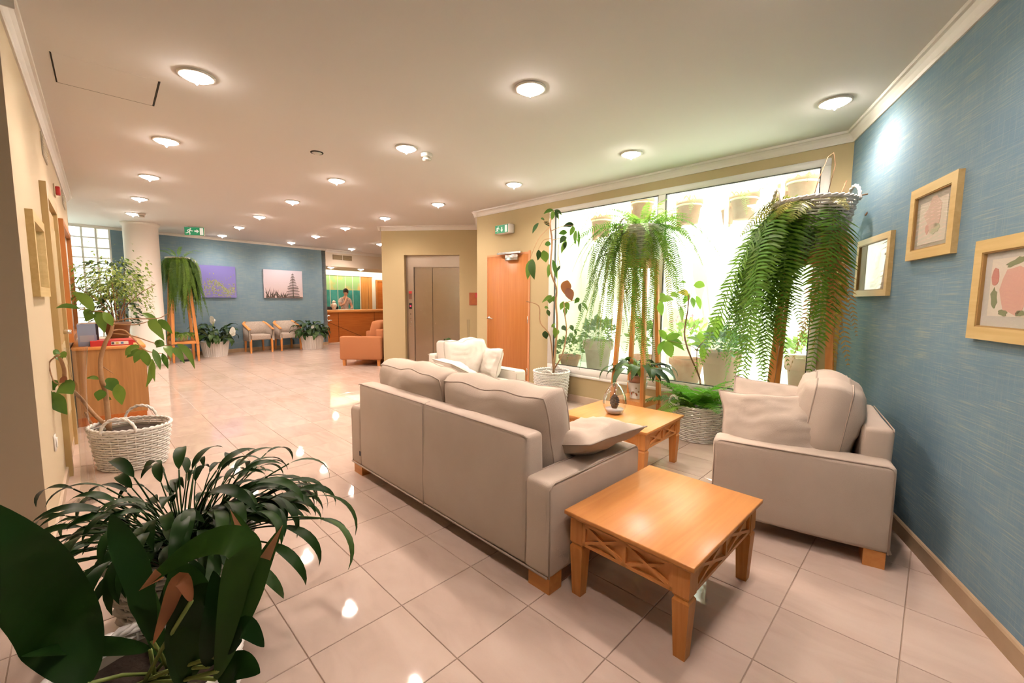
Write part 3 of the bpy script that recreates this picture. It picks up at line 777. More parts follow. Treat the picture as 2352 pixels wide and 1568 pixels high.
for x0_, x1_ in ((.22, .52), (.545, .83)):
    fmx = MB().box((x0_, -.012, 2.50), (x1_, 0, 2.64)).build('grille', mat('grille_brown', (.20, .14, .07), .6), t)
    for k in range(5): MB().box((x0_ + .01, -.016, 2.512 + k * .026), (x1_ - .01, -.012, 2.526 + k * .026)).build('slat', mat('slat_brown', (.34, .26, .15), .5), fmx)
for s_, lab in ((.35, 'small downlight in the reception soffit beside the blue wall'), (1.35, 'small downlight in the reception soffit above the receptionist')):
    p = rec(s_, .35, 2.30); downlight(p.x, p.y, 2.30, lab, 10, 'reception soffit downlights')
for i, (s_, of, lab) in enumerate(((.14, .62, 'white floral urn on the desk next to the blue wall'), (.62, .74, 'white floral urn on the desk in front of the receptionist'))):
    p = rec(s_, of, 1.0)
    t = thing('urn', lab, 'vase', p, 0, 'urns on the reception desk')
    MB().lathe([(.055, 0), (.06, .01), (.045, .03), (.075, .09), (.09, .15), (.08, .19), (.04, .215), (.035, .23), (.06, .25), (.055, .26)], 18).build('body', mat('urn_glaze', (.80, .70, .58), .3, var=(22, (.5, .25, .12), .8)), t, True)
    MB().lathe([(.05, .26), (.045, .275), (.015, .30), (.004, .31)], 14).build('lid', M_PAPER, t, True)
p = rec(.95, .72, 1.0)
rbox('paper_stack', (-.28, -.12, 0), (.28, .12, .018), M_PAPER, None, r=.003, seg=1); o = bpy.context.scene.objects['paper_stack']; o.location = p; o.rotation_euler.z = ra
tag(o, 'flat stack of pale papers on the reception desk', 'papers')
t = thing('monitor', 'black low screen behind the reception desk top', 'monitor', rec(.72, 1.12, .72), ra)
rbox('screen', (-.27, 0, .12), (.27, .03, .38), M_BLACK, t, r=.006, seg=1); MB().lathe([(.09, 0), (.09, .012), (.02, .02), (.018, .14)], 14, T(0, .04, 0)).build('foot', M_BLACK, t, True)

# ------------------------------------------------------------------ upholstered seating
def cushion_mb(w, h, t, puff, seed, knife=False, n=22, wr=.006):
    """cushion standing in the XZ plane, thickness along Y; returns (mesh builder, outline loops for the piping)"""
    mb = MB(); loops = []
    def P(u, v, s):
        if knife:
            x = u * w / 2 * (1 - .07 * (1 - v * v) * u * u); z = v * h / 2 * (1 - .09 * (1 - u * u) * v * v)
        else:
            x = u * w / 2 * math.sqrt(1 - .13 * v * v); z = v * h / 2 * math.sqrt(1 - .13 * u * u)
        e = max(0, 1 - u * u) * max(0, 1 - v * v)
        y = (t / 2) * e ** .38 if knife else t * .40 + (t * .10 + puff) * e ** .36
        q = Vector((u * 1.5 + seed * 3.1, v * 1.3, seed * 1.7 + s * 2)); q0 = Vector((u * 1.2 + seed * 3.1, v * 1.1, seed))
        soft = min(1, e * 6) ** .5
        cr = abs(noise.noise(q * 2.1 + Vector((3, 7, 1)))) ** .6
        y += (wr * 2.6 * noise.noise(q) + wr * 1.2 * (.5 - cr) + wr * .5 * noise.noise(q * 5)) * soft
        x += 2.2 * wr * noise.noise(q0 + Vector((5, 0, 0))); z += 2.6 * wr * noise.noise(q0 + Vector((0, 5, 0)))
        if not knife and v > 0: z -= wr * 2.0 * v * (.5 + noise.noise(Vector((u * 2.4 + seed, seed, 0))))
        return (x, s * y, z)
    for s in (-1, 1):
        v = [P(-1 + 2 * i / n, -1 + 2 * j / n, s) for j in range(n + 1) for i in range(n + 1)]
        f = []
        for j in range(n):
            for i in range(n):
                a = j * (n + 1) + i; q = (a, a + 1, a + n + 2, a + n + 1)
                f.append(q if s < 0 else q[::-1])
        mb.add(v, f)
        ring = [i for i in range(n + 1)] + [j * (n + 1) + n for j in range(1, n + 1)] + [n * (n + 1) + i for i in range(n - 1, -1, -1)] + [j * (n + 1) for j in range(n - 1, 0, -1)]
        loops.append([v[i] for i in ring])
    if not knife:
        a, b = loops; m = len(a); o = len(mb.v)
        rows_ = [a]
        for k in (.25, .5, .75):
            mid = []
            for p, q in zip(a, b):
                c_ = Vector(p).lerp(Vector(q), k); d_ = Vector((c_.x / w, 0, c_.z / h)); d_ = d_.normalized() * .028 * math.sin(math.pi * k)
                mid.append(tuple(c_ + d_))
            rows_.append(mid)
        rows_.append(b)
        for r_ in rows_: mb.v += r_
        for j in range(4):
            for i in range(m):
                k = (i + 1) % m
                mb.f.append((o + j * m + i, o + (j + 1) * m + i, o + (j + 1) * m + k, o + j * m + k))
    return mb, (loops if not knife else loops[:1])

def cushion(name, w, h, t, puff, seed, fab, pipe, parent, M, knife=False, wr=.006):
    mb, loops = cushion_mb(w, h, t, puff, seed, knife, wr=wr)
    mb.v = [tuple(M @ Vector(p)) for p in mb.v]
    o = mb.build(name, fab, parent, True)
    pp = MB()
    for l in loops: pp.tube([M @ Vector(p) for p in l], .0048, 5, True)
    pp.build('piping', pipe, o, True)
    return o

def rect_pipe(mb, pts, r=.0042): mb.tube(pts, r, 5, True)

def seating(name, label, cat, loc, rotz, W, D, n, fab, pipe, arm=.16, ah=.54, bh=.73, seed=1, legm=None, armseat=.30, split=True, legs=True, bw=None, bcush=(.475, .20, .055), lean=-12):
    t = thing(name, label, cat, loc, rotz)
    zb = .085
    legm = legm or M_ORANGE
    hw = W / 2; hd = D / 2
    for sx in (-1, 1):
        x0, x1 = (-hw, -hw + arm) if sx < 0 else (hw - arm, hw)
        a_ = rbox('arm', (x0, -hd, zb), (x1, hd, ah), fab, t, r=.026, seg=4, cuts=3, wob=.007)
        pp = MB(); xo = sx * (hw - .006); xi = sx * (hw - arm + .006)
        z1 = ah - .006; y0 = -hd + .008; y1 = hd - .008
        rr = .03
        loop = [(xo, y0, zb), (xo, y0, z1 - rr), (xo, y0 + rr * .4, z1 - rr * .3), (xo, y0 + rr, z1), (xo, y1 - rr, z1), (xo, y1 - rr * .4, z1 - rr * .3), (xo, y1, z1 - rr), (xo, y1, zb)]
        pp.tube(loop, .0045, 5); pp.tube([(xi, y, z) for _, y, z in loop], .0045, 5)
        pp.build('piping', pipe, a_, True)
    rbox('base', (-hw + arm, -hd + .10, zb + .02), (hw - arm, hd - .02, armseat), fab, t, r=.015, seg=2)
    bo = rbox('back', (-hw + arm - .012, -hd, zb), (hw - arm + .012, -hd + .13, bh), fab, t, r=.028, seg=4, cuts=3, bulge=.006, wob=.007)
    pp = MB()
    if split and n > 1:
        pp.tube([(0, -hd - .003, zb), (0, -hd - .004, bh * .5), (0, -hd - .002, bh - .005), (0, -hd + .05, bh + .002)], .005, 5)
    pp.tube([(-hw + arm - .01, -hd + .004, bh - .012), (-hw + arm + .01, -hd + .002, bh - .002), (hw - arm - .01, -hd + .002, bh - .002), (hw - arm + .01, -hd + .004, bh - .012)], .004, 5)
    pp.tube([(-hw + .01, -hd - .002, zb + .006), (hw - .01, -hd - .002, zb + .006)], .006, 5)
    pp.build('piping', pipe, bo, True)
    cw = (W - 2 * arm) / n
    for i in range(n):
        xc = -hw + arm + cw * (i + .5)
        sc = rbox('seat_cushion', (xc - cw / 2 + .004, -hd + .14, armseat), (xc + cw / 2 - .004, hd + .01, armseat + .14), fab, t, r=.03, seg=3, cuts=3, bulge=.02, wob=.004)
        bh_, bt, bp_ = bcush
        ww = bw or cw - .01
        cushion('back_cushion', ww, bh_, bt, bp_, seed + i * 2.3, fab, pipe, t, T(xc, -hd + .13 + bt * .72, armseat + .13 + bh_ / 2) @ RX(R(-lean)) @ RZ(R((-2, 2)[i % 2])), wr=.011)
    if legs:
        for sx in (-1, 1):
            for sy in (-1, 1):
                cx_ = sx * (hw - .075); cy_ = sy * (hd - .06)
                MB().box((cx_ - .065, cy_ - .045, 0), (cx_ + .065, cy_ + .045, zb + .004)).build('leg', legm, t)
    return t

sofa = seating('sofa', 'beige linen two seat sofa with its back to the camera', 'sofa', (-.258, 2.843, 0), R(-45), 2.03, .80, 2, M_FABRIC, M_PIPE, seed=2)
MB().box((-.868, -.4065, .17), (-.852, -.404, .205)).build('fabric_tag', mat('navy_tag', (.02, .025, .05), .7), sofa)
armr = seating('armchair', 'beige linen armchair standing against the blue picture wall', 'armchair', (1.825, 2.68, 0), R(57.5), .95, .84, 1, M_FABRIC, M_PIPE, ah=.545, bh=.70, seed=7, bcush=(.485, .21, .075), lean=-8, bw=.66)
armw = seating('armchair', 'cream linen armchair in the window light facing the coffee tables', 'armchair', (-.467, 4.95, 0), R(-135), .94, .85, 1, M_CREAMFAB, M_CREAMPIPE, ah=.545, bh=.72, seed=12, bcush=(.455, .19, .06), lean=-10)

def pillow(label, w, h, t, loc, rot, fab, pipe, seed, group):
    o = cushion('throw_pillow', w, h, t, 0, seed, fab, pipe, None, Matrix.Identity(4), knife=True, wr=.012)
    o.location = loc; o.rotation_euler = rot
    return tag(o, label, 'pillow', group)
def in_frame(c, rz, p):
    v = RZ(rz) @ Vector(p); return (c[0] + v.x, c[1] + v.y, v.z)
def frame_rot(rz, *ms):
    M = RZ(rz)
    for m in ms: M = M @ m
    return M.to_euler()
pillow('beige pillow slumped over the near arm of the sofa', .52, .46, .16, in_frame((-.258, 2.843), R(-45), (.83, .12, .605)), frame_rot(R(-45), RZ(R(84)), RX(R(75)), RY(R(4))), M_FABRIC, M_PIPE, 3, 'scatter pillows')
pillow('beige pillow against the inside of the near arm of the wall armchair', .56, .40, .17, in_frame((1.825, 2.68), R(57.5), (-.275, .14, .625)), frame_rot(R(57.5), RZ(R(86)), RX(R(24)), RY(R(5))), M_FABRIC, M_PIPE, 5, 'scatter pillows')
pillow('beige pillow tucked behind another on the wall armchair', .56, .42, .16, in_frame((1.825, 2.68), R(57.5), (-.12, .10, .665)), frame_rot(R(57.5), RZ(R(95)), RX(R(30)), RY(R(-6))), M_FABRIC, M_PIPE, 6, 'scatter pillows')
pillow('cream pillow lying across the near arm of the cream armchair', .50, .42, .13, in_frame((-.467, 4.95), R(-135), (.30, .10, .60)), frame_rot(R(-135), RZ(R(80)), RX(R(62))), M_CREAMFAB, M_CREAMPIPE, 8, 'scatter pillows')
pillow('cream pillow leaning on the far arm of the cream armchair', .46, .36, .17, in_frame((-.467, 4.95), R(-135), (-.22, .05, .62)), frame_rot(R(-135), RZ(R(80)), RX(R(-16))), M_CREAMFAB, M_CREAMPIPE, 9, 'scatter pillows')

# terracotta sofa beside the lift shaft
tsofa = thing('sofa', 'terracotta sofa in front of the reception desk', 'sofa', (-3.06, 9.45, 0), R(90))
rbox('arm', (-.88, -.42, .13), (-.70, .42, .60), M_TERRA_FAB, tsofa, r=.03, seg=3); rbox('arm', (.70, -.42, .13), (.88, .42, .60), M_TERRA_FAB, tsofa, r=.03, seg=3)
rbox('base', (-.70, -.40, .13), (.70, .40, .30), M_TERRA_FAB, tsofa, r=.02, seg=2); rbox('back', (-.70, -.42, .13), (.70, -.26, .74), M_TERRA_FAB, tsofa, r=.03, seg=3)
for i in (-1, 1):
    rbox('seat_cushion', (min(0, i * .70) + .004, -.25, .30), (max(0, i * .70) - .004, .42, .46), M_TERRA_FAB, tsofa, r=.03, seg=3, cuts=2, bulge=.015)
    rbox('back_cushion', (min(0, i * .68) + .006, -.10, 0), (max(0, i * .68) - .006, .10, .46), M_TERRA_FAB, tsofa, r=.05, seg=3, cuts=2, bulge=.02, M=T(0, -.16, .44) @ RX(R(14)))
for sx in (-1, 1):
    for sy in (-1, 1): MB().frustum((sx * .80, sy * .35, 0), (.05, .05), (sx * .80, sy * .35, .14), (.065, .065)).build('leg', M_ORANGE_Z, tsofa)

# ------------------------------------------------------------------ coffee tables with lattice aprons
def coffee_table(label, loc, rotz, W, D, zt=.405):
    t = thing('coffee_table', label, 'coffee table', loc, rotz, 'lattice apron coffee tables')
    hw, hd = W / 2, D / 2
    rbox('tabletop', (-hw, -hd, zt - .020), (hw, hd, zt), M_ORANGE, t, r=.004, seg=2)
    MB().frustum((0, 0, zt - .034), (W - .035, D - .035), (0, 0, zt - .020), (W - .010, D - .010)).build('moulding', M_ORANGE, t)
    lw = .066; ins = .022
    za = zt - .034; zb = za - .112
    for sx in (-1, 1):
        for sy in (-1, 1):
            cx_, cy_ = sx * (hw - ins - lw / 2), sy * (hd - ins - lw / 2)
            lg = MB(); lg.box((cx_ - lw / 2, cy_ - lw / 2, zb), (cx_ + lw / 2, cy_ + lw / 2, za))
            lg.frustum((cx_, cy_, zb - .012), (lw - .014, lw - .014), (cx_, cy_, zb), (lw, lw))
            lg.frustum((cx_, cy_, zb - .024), (lw, lw), (cx_, cy_, zb - .012), (lw - .014, lw - .014))
            lg.frustum((cx_, cy_, 0), (.046, .046), (cx_, cy_, zb - .024), (lw, lw))
            lg.build('leg', M_ORANGE_Z, t)
    for k in range(4):
        Lx = (W if k % 2 == 0 else D) - 2 * (ins + lw); off = (hd if k % 2 == 0 else hw) - ins
        M = RZ(k * math.pi / 2)
        ap = MB().box((-Lx / 2, -off + .016, zb), (Lx / 2, -off + .030, za), M).build('apron', M_ORANGE, t)
        la = MB(); y0, y1 = -off + .003, -off + .017; hh = za - zb
        la.box((-Lx / 2, y0, zb), (Lx / 2, y1, zb + .014), M); la.box((-Lx / 2, y0, za - .016), (Lx / 2, y1, za), M)
        for xx in (-Lx / 2, -.008, Lx / 2 - .016): la.box((xx, y0, zb), (xx + .016, y1, za), M)
        for sgn in (-1, 1):
            cxx = sgn * Lx / 4; dx = Lx / 2 - .02; dz = hh - .026; an = math.atan2(dz, dx); Ld = math.hypot(dx, dz)
            for q in (-1, 1):
                la.box((-Ld / 2, y0 - .001 * q, -.0065), (Ld / 2, y1, .0065), M @ T(cxx, 0, (za + zb) / 2) @ RY(q * an))
        la.build('lattice', M_ORANGE, ap)
    return t
coffee_table('square orange wood coffee table between the sofa and the wall armchair', (.738, 1.943, 0), R(44), .79, .60)
coffee_table('orange wood coffee table carrying the glass egg near the window', (.935, 3.56, 0), R(47), .69, .79)

# glass egg with a pine cone on the far table
t = thing('glass_egg', 'clear ribbed glass egg with a dark cone inside on the far coffee table', 'ornament', (.877, 3.575, .405))
mb = MB(); prof = [(.05, 0), (.070, .012), (.092, .06), (.098, .10), (.090, .15), (.070, .20), (.045, .24), (.022, .262), (.004, .27)]
seg = 48
def ribbed(prof, amp):
    v = []; f = []
    for r_, z_ in prof:
        for i in range(seg): 
            a_ = 2 * math.pi * i / seg; rr = r_ * (1 + (amp if i % 2 else -amp)); v.append((rr * math.cos(a_), rr * math.sin(a_), z_))
    for j in range(len(prof) - 1):
        for i in range(seg): k = (i + 1) % seg; f.append((j * seg + i, j * seg + k, (j + 1) * seg + k, (j + 1) * seg + i))
    f.append(tuple(range(seg - 1, -1, -1)))
    return v, f
mb.add(*ribbed(prof, .012)); mb.build('shell', glassmat('ribbed_glass', (.96, .96, .96), ior=1.5, boost=5), t, True)
mb = MB()
for k in range(60):
    z_ = .05 + .11 * k / 60; r_ = .034 * math.sin(math.pi * (k + 6) / 70); a_ = k * 2.4
    mb.lathe([(.010, 0), (.008, .006), (.002, .010)], 6, T(r_ * math.cos(a_), r_ * math.sin(a_), z_))
mb.lathe([(.02, .04), (.030, .07), (.028, .13), (.008, .165)], 10); mb.build('pine_cone', mat('cone_brown', (.07, .035, .02), .8), t)
MB().lathe([(.045, .004), (.066, .014), (.080, .045), (.0, .048)], 30, cap1=False).build('glass_base', mat('milky_glass', (.75, .75, .74), .1), t, True)

# ------------------------------------------------------------------ framed pictures on the blue wall
rang = math.atan2((R1 - K).y, (R1 - K).x)
def art_frame(label, s0, s1, z0, z1, fw, blobs, paper, pc=None):
    t = thing('picture_frame', label, 'picture', (K.x, K.y, 0), rang, 'small gold frames on the blue wall')
    f_ = MB(); y0 = -.026
    f_.box((s0, y0, z0), (s1, 0, z0 + fw)); f_.box((s0, y0, z1 - fw), (s1, 0, z1)); f_.box((s0, y0, z0 + fw), (s0 + fw, 0, z1 - fw)); f_.box((s1 - fw, y0, z0 + fw), (s1, 0, z1 - fw))
    f_.build('frame', M_GOLDFRAME, t)
    sl = MB(); q = .006; a_, b_, c_, d_ = s0 + fw, s1 - fw, z0 + fw, z1 - fw
    sl.box((a_, -.022, c_), (b_, -.010, c_ + q)); sl.box((a_, -.022, d_ - q), (b_, -.010, d_)); sl.box((a_, -.022, c_), (a_ + q, -.010, d_)); sl.box((b_ - q, -.022, c_), (b_, -.010, d_))
    sl.build('slip', mat('frame_slip', (.40, .25, .09), .5), t)
    MB().box((a_, -.010, c_), (b_, -.004, d_)).build('mount', pc or M_PASSE, t)
    pa = MB().box((paper[0], -.0115, paper[2]), (paper[1], -.010, paper[3])).build('sheet', M_PAPER, t)
    for m, pts in blobs:
        MB().prism(pts, 0, .0008, T(0, -.0115, 0) @ SGN).build('painted_shape', m, pa)
    MB().box((a_, -.0165, c_), (b_, -.0150, d_)).build('pane', M_PICGLASS, t)
def blob(cx_, cz_, rx, rz, n=14, seed=0, am=.25, rot=0):
    rr = random.Random(seed); o = []
    for i in range(n):
        a_ = 2 * math.pi * i / n; k = 1 + rr.uniform(-am, am); x, z = rx * k * math.cos(a_), rz * k * math.sin(a_)
        o.append((cx_ + x * math.cos(rot) - z * math.sin(rot), cz_ + x * math.sin(rot) + z * math.cos(rot)))
    return o
PK = mat('paint_pink', (.72, .42, .34), .9); PKL = mat('paint_pale_pink', (.76, .57, .46), .9); GR = mat('paint_green', (.27, .29, .16), .9); GRL = mat('paint_pale_green', (.60, .60, .40), .9); RD = mat('paint_rose', (.62, .27, .22), .9)
def srt(x): return (x - K.x) / ((R1 - K).normalized().x)
art_frame('small gold frame nearest the fern stand with a faint flower sheet', .365, .965, 1.408, 1.83, .042, [(PKL, blob(.74, 1.66, .05, .06, seed=1)), (GRL, blob(.80, 1.53, .03, .04, seed=2))], (.56, .865, 1.50, 1.765))
art_frame('gold frame hung highest on the blue wall with a pale pink rose sheet', 1.205, 1.69, 1.61, 2.015, .052, [(PKL, blob(1.45, 1.85, .09, .085, seed=3)), (PK, blob(1.40, 1.77, .02, .03, seed=4)), (GRL, blob(1.48, 1.76, .05, .025, seed=5))], (1.30, 1.59, 1.69, 1.92))
art_frame('gold frame at the picture edge with pink flower and olive leaves', 1.895, 2.42, 1.205, 1.64, .055, [(PK, blob(2.155, 1.42, .085, .10, seed=6, am=.12)), (RD, blob(2.03, 1.475, .025, .04, seed=7, am=.1)), (GR, blob(2.035, 1.385, .02, .045, seed=8, am=.2, rot=.2)), (GR, blob(2.15, 1.53, .06, .014, seed=9, rot=.25)), (GR, blob(2.10, 1.325, .03, .012, seed=10)), (GR, blob(2.20, 1.325, .025, .012, seed=11)), (GR, blob(2.27, 1.42, .02, .06, seed=12))], (2.00, 2.31, 1.31, 1.55), mat('pale_mount', (.62, .58, .52), .8))

# canvas prints on the far blue wall
def far(s, z, y=0): return (s, y, z)
def canvas(label, s0, s1, z0, z1, m):
    t = thing('canvas_print', label, 'picture', (F0.x, F0.y, 0), fang, 'canvas prints on the far wall')
    MB().box((s0, -.035, z0), (s1, 0, z1)).build('canvas', m, t); return t
S0 = (FP - F0).length
def skymat(name, lo, hi, z0, z1):
    m = bpy.data.materials.new(name); nt, N, L, b = nodes_of(m); tc = N.new('ShaderNodeTexCoord'); sp = N.new('ShaderNodeSeparateXYZ'); L.new(tc.outputs['Object'], sp.inputs[0])
    mr = N.new('ShaderNodeMapRange'); mr.inputs['From Min'].default_value = z0; mr.inputs['From Max'].default_value = z1; L.new(sp.outputs['Z'], mr.inputs['Value'])
    r = N.new('ShaderNodeValToRGB'); r.color_ramp.elements[0].color = (*lo, 1); r.color_ramp.elements[1].color = (*hi, 1); L.new(mr.outputs[0], r.inputs['Fac']); L.new(r.outputs['Color'], b.inputs['Base Color']); b.inputs['Roughness'].default_value = .6
    return m
c1 = canvas('canvas print of a bush against a violet sky on the far wall', S0 - 1.30, S0 - .42, 1.36, 2.12, skymat('violet_sky', (.20, .19, .50), (.17, .16, .46), 1.36, 2.12))
mb = MB(); rr = random.Random(5)
for k in range(430):
    u = rr.random(); x = S0 - 1.10 + u * .66; top = 1.40 + .38 * (.35 + .65 * abs(math.sin(u * 3.4 + .6))) ; z = 1.375 + (top - 1.375) * rr.random() ** .7
    if rr.random() < .12: z += rr.random() * .3
    x = min(x, S0 - .455); z = min(z, 2.08)
    a_ = rr.uniform(0, 6.3); l = rr.uniform(.012, .03); w = l * .35
    ca, sa = math.cos(a_), math.sin(a_)
    mb.prism([(x + ca * l, z + sa * l), (x - sa * w, z + ca * w), (x - ca * l, z - sa * l), (x + sa * w, z - ca * w)], 0, .0006 + .0004 * rr.random(), T(0, -.035, 0) @ SGN)
o = mb.build('printed_leaves', mat('print_leaf', (.17, .24, .07), .7, var=(30, (.45, .45, .22), .9)), c1); o['kind'] = 'stuff'
c2 = canvas('canvas print of a pine silhouette and spiky leaves on the far wall', S0 + .22, S0 + 1.22, 1.36, 2.10, skymat('dusk_sky', (.62, .50, .50), (.52, .50, .58), 1.36, 2.10))
mb = MB(); bx_ = S0 + .96
mb.prism([(bx_ - .012, 1.365), (bx_ + .012, 1.365), (bx_ + .004, 2.04), (bx_ - .002, 2.04)], 0, .001, T(0, -.035, 0) @ SGN)
for k in range(15):
    z = 1.40 + k * .042; w = (.20 - k * .0122) * rr.uniform(.8, 1.1)
    for q in (-1, 1):
        mb.prism([(bx_, z - .008), (bx_ + q * w, z + .006), (bx_ + q * w * 1.05, z + .024), (bx_, z + .014)][::q], 0, .0012, T(0, -.035, 0) @ SGN)
for k in range(34):
    x = S0 + .24 + .55 * rr.random(); a_ = rr.uniform(-.7, .9); l = rr.uniform(.16, .38) * (1 - .55 * (x - S0 - .24) / .6)
    tip = (max(S0 + .225, x + l * math.sin(a_)), 1.365 + l * math.cos(a_))
    mb.prism([(max(x - .018, S0 + .225), 1.365), (x + .018, 1.365), tip], 0, .0008 + .0006 * rr.random(), T(0, -.035, 0) @ SGN)
mb.box((bx_ - .2, -.0362, 1.365), (S0 + 1.215, -.035, 1.39))
mb.build('printed_silhouette', mat('print_dark', (.035, .035, .03), .7, var=(40, (.12, .08, .06), .7)), c2)

# ------------------------------------------------------------------ tub chairs by the far wall
def tub_chair(label, s):
    p = F0 + FD * s - FN * .30
    t = thing('tub_chair', label, 'chair', (p.x, p.y, 0), fang + math.pi, 'tub chairs by the far wall')   # local +y faces the room
    rbox('seat', (-.23, -.17, .32), (.23, .27, .45), M_GREYFAB, t, r=.03, seg=3)
    # curved shell: side wings and back in one sweep
    mb = MB(); n = 24; pts = []
    for i in range(n + 1):
        u = -1 + 2 * i / n
        a_ = u * 1.92
        x = .29 * math.sin(a_) * (1.0 if abs(a_) < 1.57 else 1); y = -.24 * math.cos(a_) - .0
        if abs(a_) > 1.2: y += (abs(a_) - 1.2) * .32
        x = max(-.29, min(.29, x * 1.08)); hgt = .76 - .19 * max(0, (abs(u) - .35) / .65) ** 1.3
        pts.append((x, y, hgt))
    v = []; 
    for x, y, h_ in pts:
        d_ = Vector((x, y * .9, 0)); d_ = d_.normalized() if d_.length > 1e-3 else Vector((0, -1, 0))
        v += [(x, y, .30), (x, y, h_), (x - d_.x * .06, y - d_.y * .06, h_), (x - d_.x * .06, y - d_.y * .06, .30)]
    f = []
    for i in range(n):
        for k in range(4): a0_, a1_ = i * 4 + k, i * 4 + (k + 1) % 4; f.append((a0_, a1_, a1_ + 4, a0_ + 4))
    f += [(0, 1, 2, 3), (n * 4 + 3, n * 4 + 2, n * 4 + 1, n * 4)]
    mb.add(v, f); mb.build('shell', M_GREYFAB, t, True)
    for q in (0, 1):
        rng = range(0, 8) if q == 0 else range(n - 7, n + 1)
        path = [(pts[i][0] * .93, pts[i][1] * .95, pts[i][2] + .008) for i in rng]
        MB().tube(path, .034, 8, flat=.4).build('arm_cap', M_ORANGE, t, True)
    for sx in (-1, 1):
        MB().frustum((sx * .245, .25, 0), (.035, .035), (sx * .245, .25, .34), (.05, .05)).build('leg', M_ORANGE_Z, t)
        MB().frustum((sx * .21, -.20, 0), (.032, .032), (sx * .20, -.18, .34), (.045, .045)).build('leg', M_ORANGE_Z, t)
tub_chair('grey tub chair with wooden arm caps next to the flowering lily', S0 - .10)
tub_chair('grey tub chair with wooden arm caps nearer the reception desk', S0 + .62)

# ------------------------------------------------------------------ noticeboard wall
lang = math.atan2((L1 - L0).y, (L1 - L0).x)
t = thing('picture_frame', 'narrow gold framed mirror on the cream wall at the picture edge', 'mirror', (L0.x, L0.y, 0), lang)
f_ = MB(); s0, s1, z0, z1, fw = .34, 1.02, 1.36, 1.83, .055
f_.box((s0, -.03, z0), (s1, 0, z0 + fw)); f_.box((s0, -.03, z1 - fw), (s1, 0, z1)); f_.box((s0, -.03, z0 + fw), (s0 + fw, 0, z1 - fw)); f_.box((s1 - fw, -.03, z0 + fw), (s1, 0, z1 - fw)); f_.build('frame', M_GOLDFRAME, t)
MB().box((s0 + fw, -.008, z0 + fw), (s1 - fw, -.004, z1 - fw)).build('mirror_glass', mat('mirror', (.8, .82, .84), .03, metal=1), t)
dr = thing('door_4', 'cream inner door with gold brown casing in the noticeboard wall', 'door', (L0.x, L0.y, 0), lang); structure(dr)
M_CAS = mat('gold_brown_casing', (.46, .32, .13), .45)
c_ = MB(); c_.box((1.42, -.035, 0), (1.52, 0, 2.08)); c_.box((2.40, -.035, 0), (2.50, 0, 2.08)); c_.box((1.42, -.035, 2.08), (2.50, 0, 2.18)); c_.build('casing', M_CAS, dr)
MB().box((1.545, -.012, .01), (2.38, 0, 2.05)).build('leaf', M_CAS, dr); MB().box((1.52, -.004, 0), (1.545, 0, 2.07)).build('gap', M_DARK, dr)
for z in (.35, 1.30): MB().box((1.62, -.018, z), (2.30, -.012, z + .62)).build('door_panel', M_KHAKI, dr)
MB().lathe([(.02, 0), (.02, .05)], 10, T(2.30, -.012, 1.05) @ RX(math.pi / 2)).build('knob', M_CHROME, dr, True)
nb = thing('noticeboard', 'tall wooden framed noticeboard with white sheets above the cabinet', 'noticeboard', (L0.x, L0.y, 0), lang)
f_ = MB(); s0, s1, z0, z1, fw = 2.98, 4.5, .90, 2.12, .06
f_.box((s0, -.05, z0), (s1, 0, z0 + fw)); f_.box((s0, -.05, z1 - fw), (s1, 0, z1)); f_.box((s0, -.05, z0 + fw), (s0 + fw, 0, z1 - fw)); f_.box((s1 - fw, -.05, z0 + fw), (s1, 0, z1 - fw)); f_.build('frame', M_DOORW, nb)
MB().box((s0 + fw, -.012, z0 + fw), (s1 - fw, -.004, z1 - fw)).build('board', mat('board_grey', (.55, .52, .48), .8), nb)
rr = random.Random(8)
for i in range(4):
    for j in range(3):
        x = s0 + .12 + i * .34; z = z0 + .11 + j * .34
        MB().box((x, -.014, z), (x + .24, -.012, z + .30)).build('notice_sheet', mat(('sheet_white', 'sheet_cream', 'sheet_blue')[rr.randrange(3)], ((.80, .80, .78), (.74, .68, .55), (.45, .55, .66))[rr.randrange(3)], .7), nb)
for s_, w_, lab in ((2.0, .40, 'slim wall grille below the cornice above the inner door'), (4.6, .5, 'slim wall grille below the cornice past the noticeboard')):
    t = thing('air_grille', lab, 'vent', (L0.x, L0.y, 0), lang)
    MB().box((s_, -.008, 2.49), (s_ + w_, 0, 2.67)).build('grille', M_PASSE, t)
    for k in range(6): MB().box((s_ + .015, -.013, 2.505 + k * .027), (s_ + w_ - .015, -.008, 2.515 + k * .027)).build('slat', M_WICKER_Y, t)
t = thing('fire_alarm', 'small dark red alarm button high on the noticeboard wall', 'alarm', (L0.x, L0.y, 0), lang)
rbox('back_plate', (3.05, -.012, 2.34), (3.17, 0, 2.46), M_CREAM, t, r=.004, seg=1); rbox('button_box', (3.07, -.045, 2.36), (3.15, -.012, 2.44), M_RED, t, r=.006, seg=1)
t = thing('light_switch', 'white wall switch plate low beside the wicker basket tree', 'switch', (L0.x, L0.y, 0), lang)
rbox('plate', (.66, -.01, .40), (.74, 0, .50), M_WHITE, t, r=.004, seg=1); rbox('rocker', (.68, -.016, .42), (.72, -.01, .48), M_WHITE, t, r=.003, seg=1)

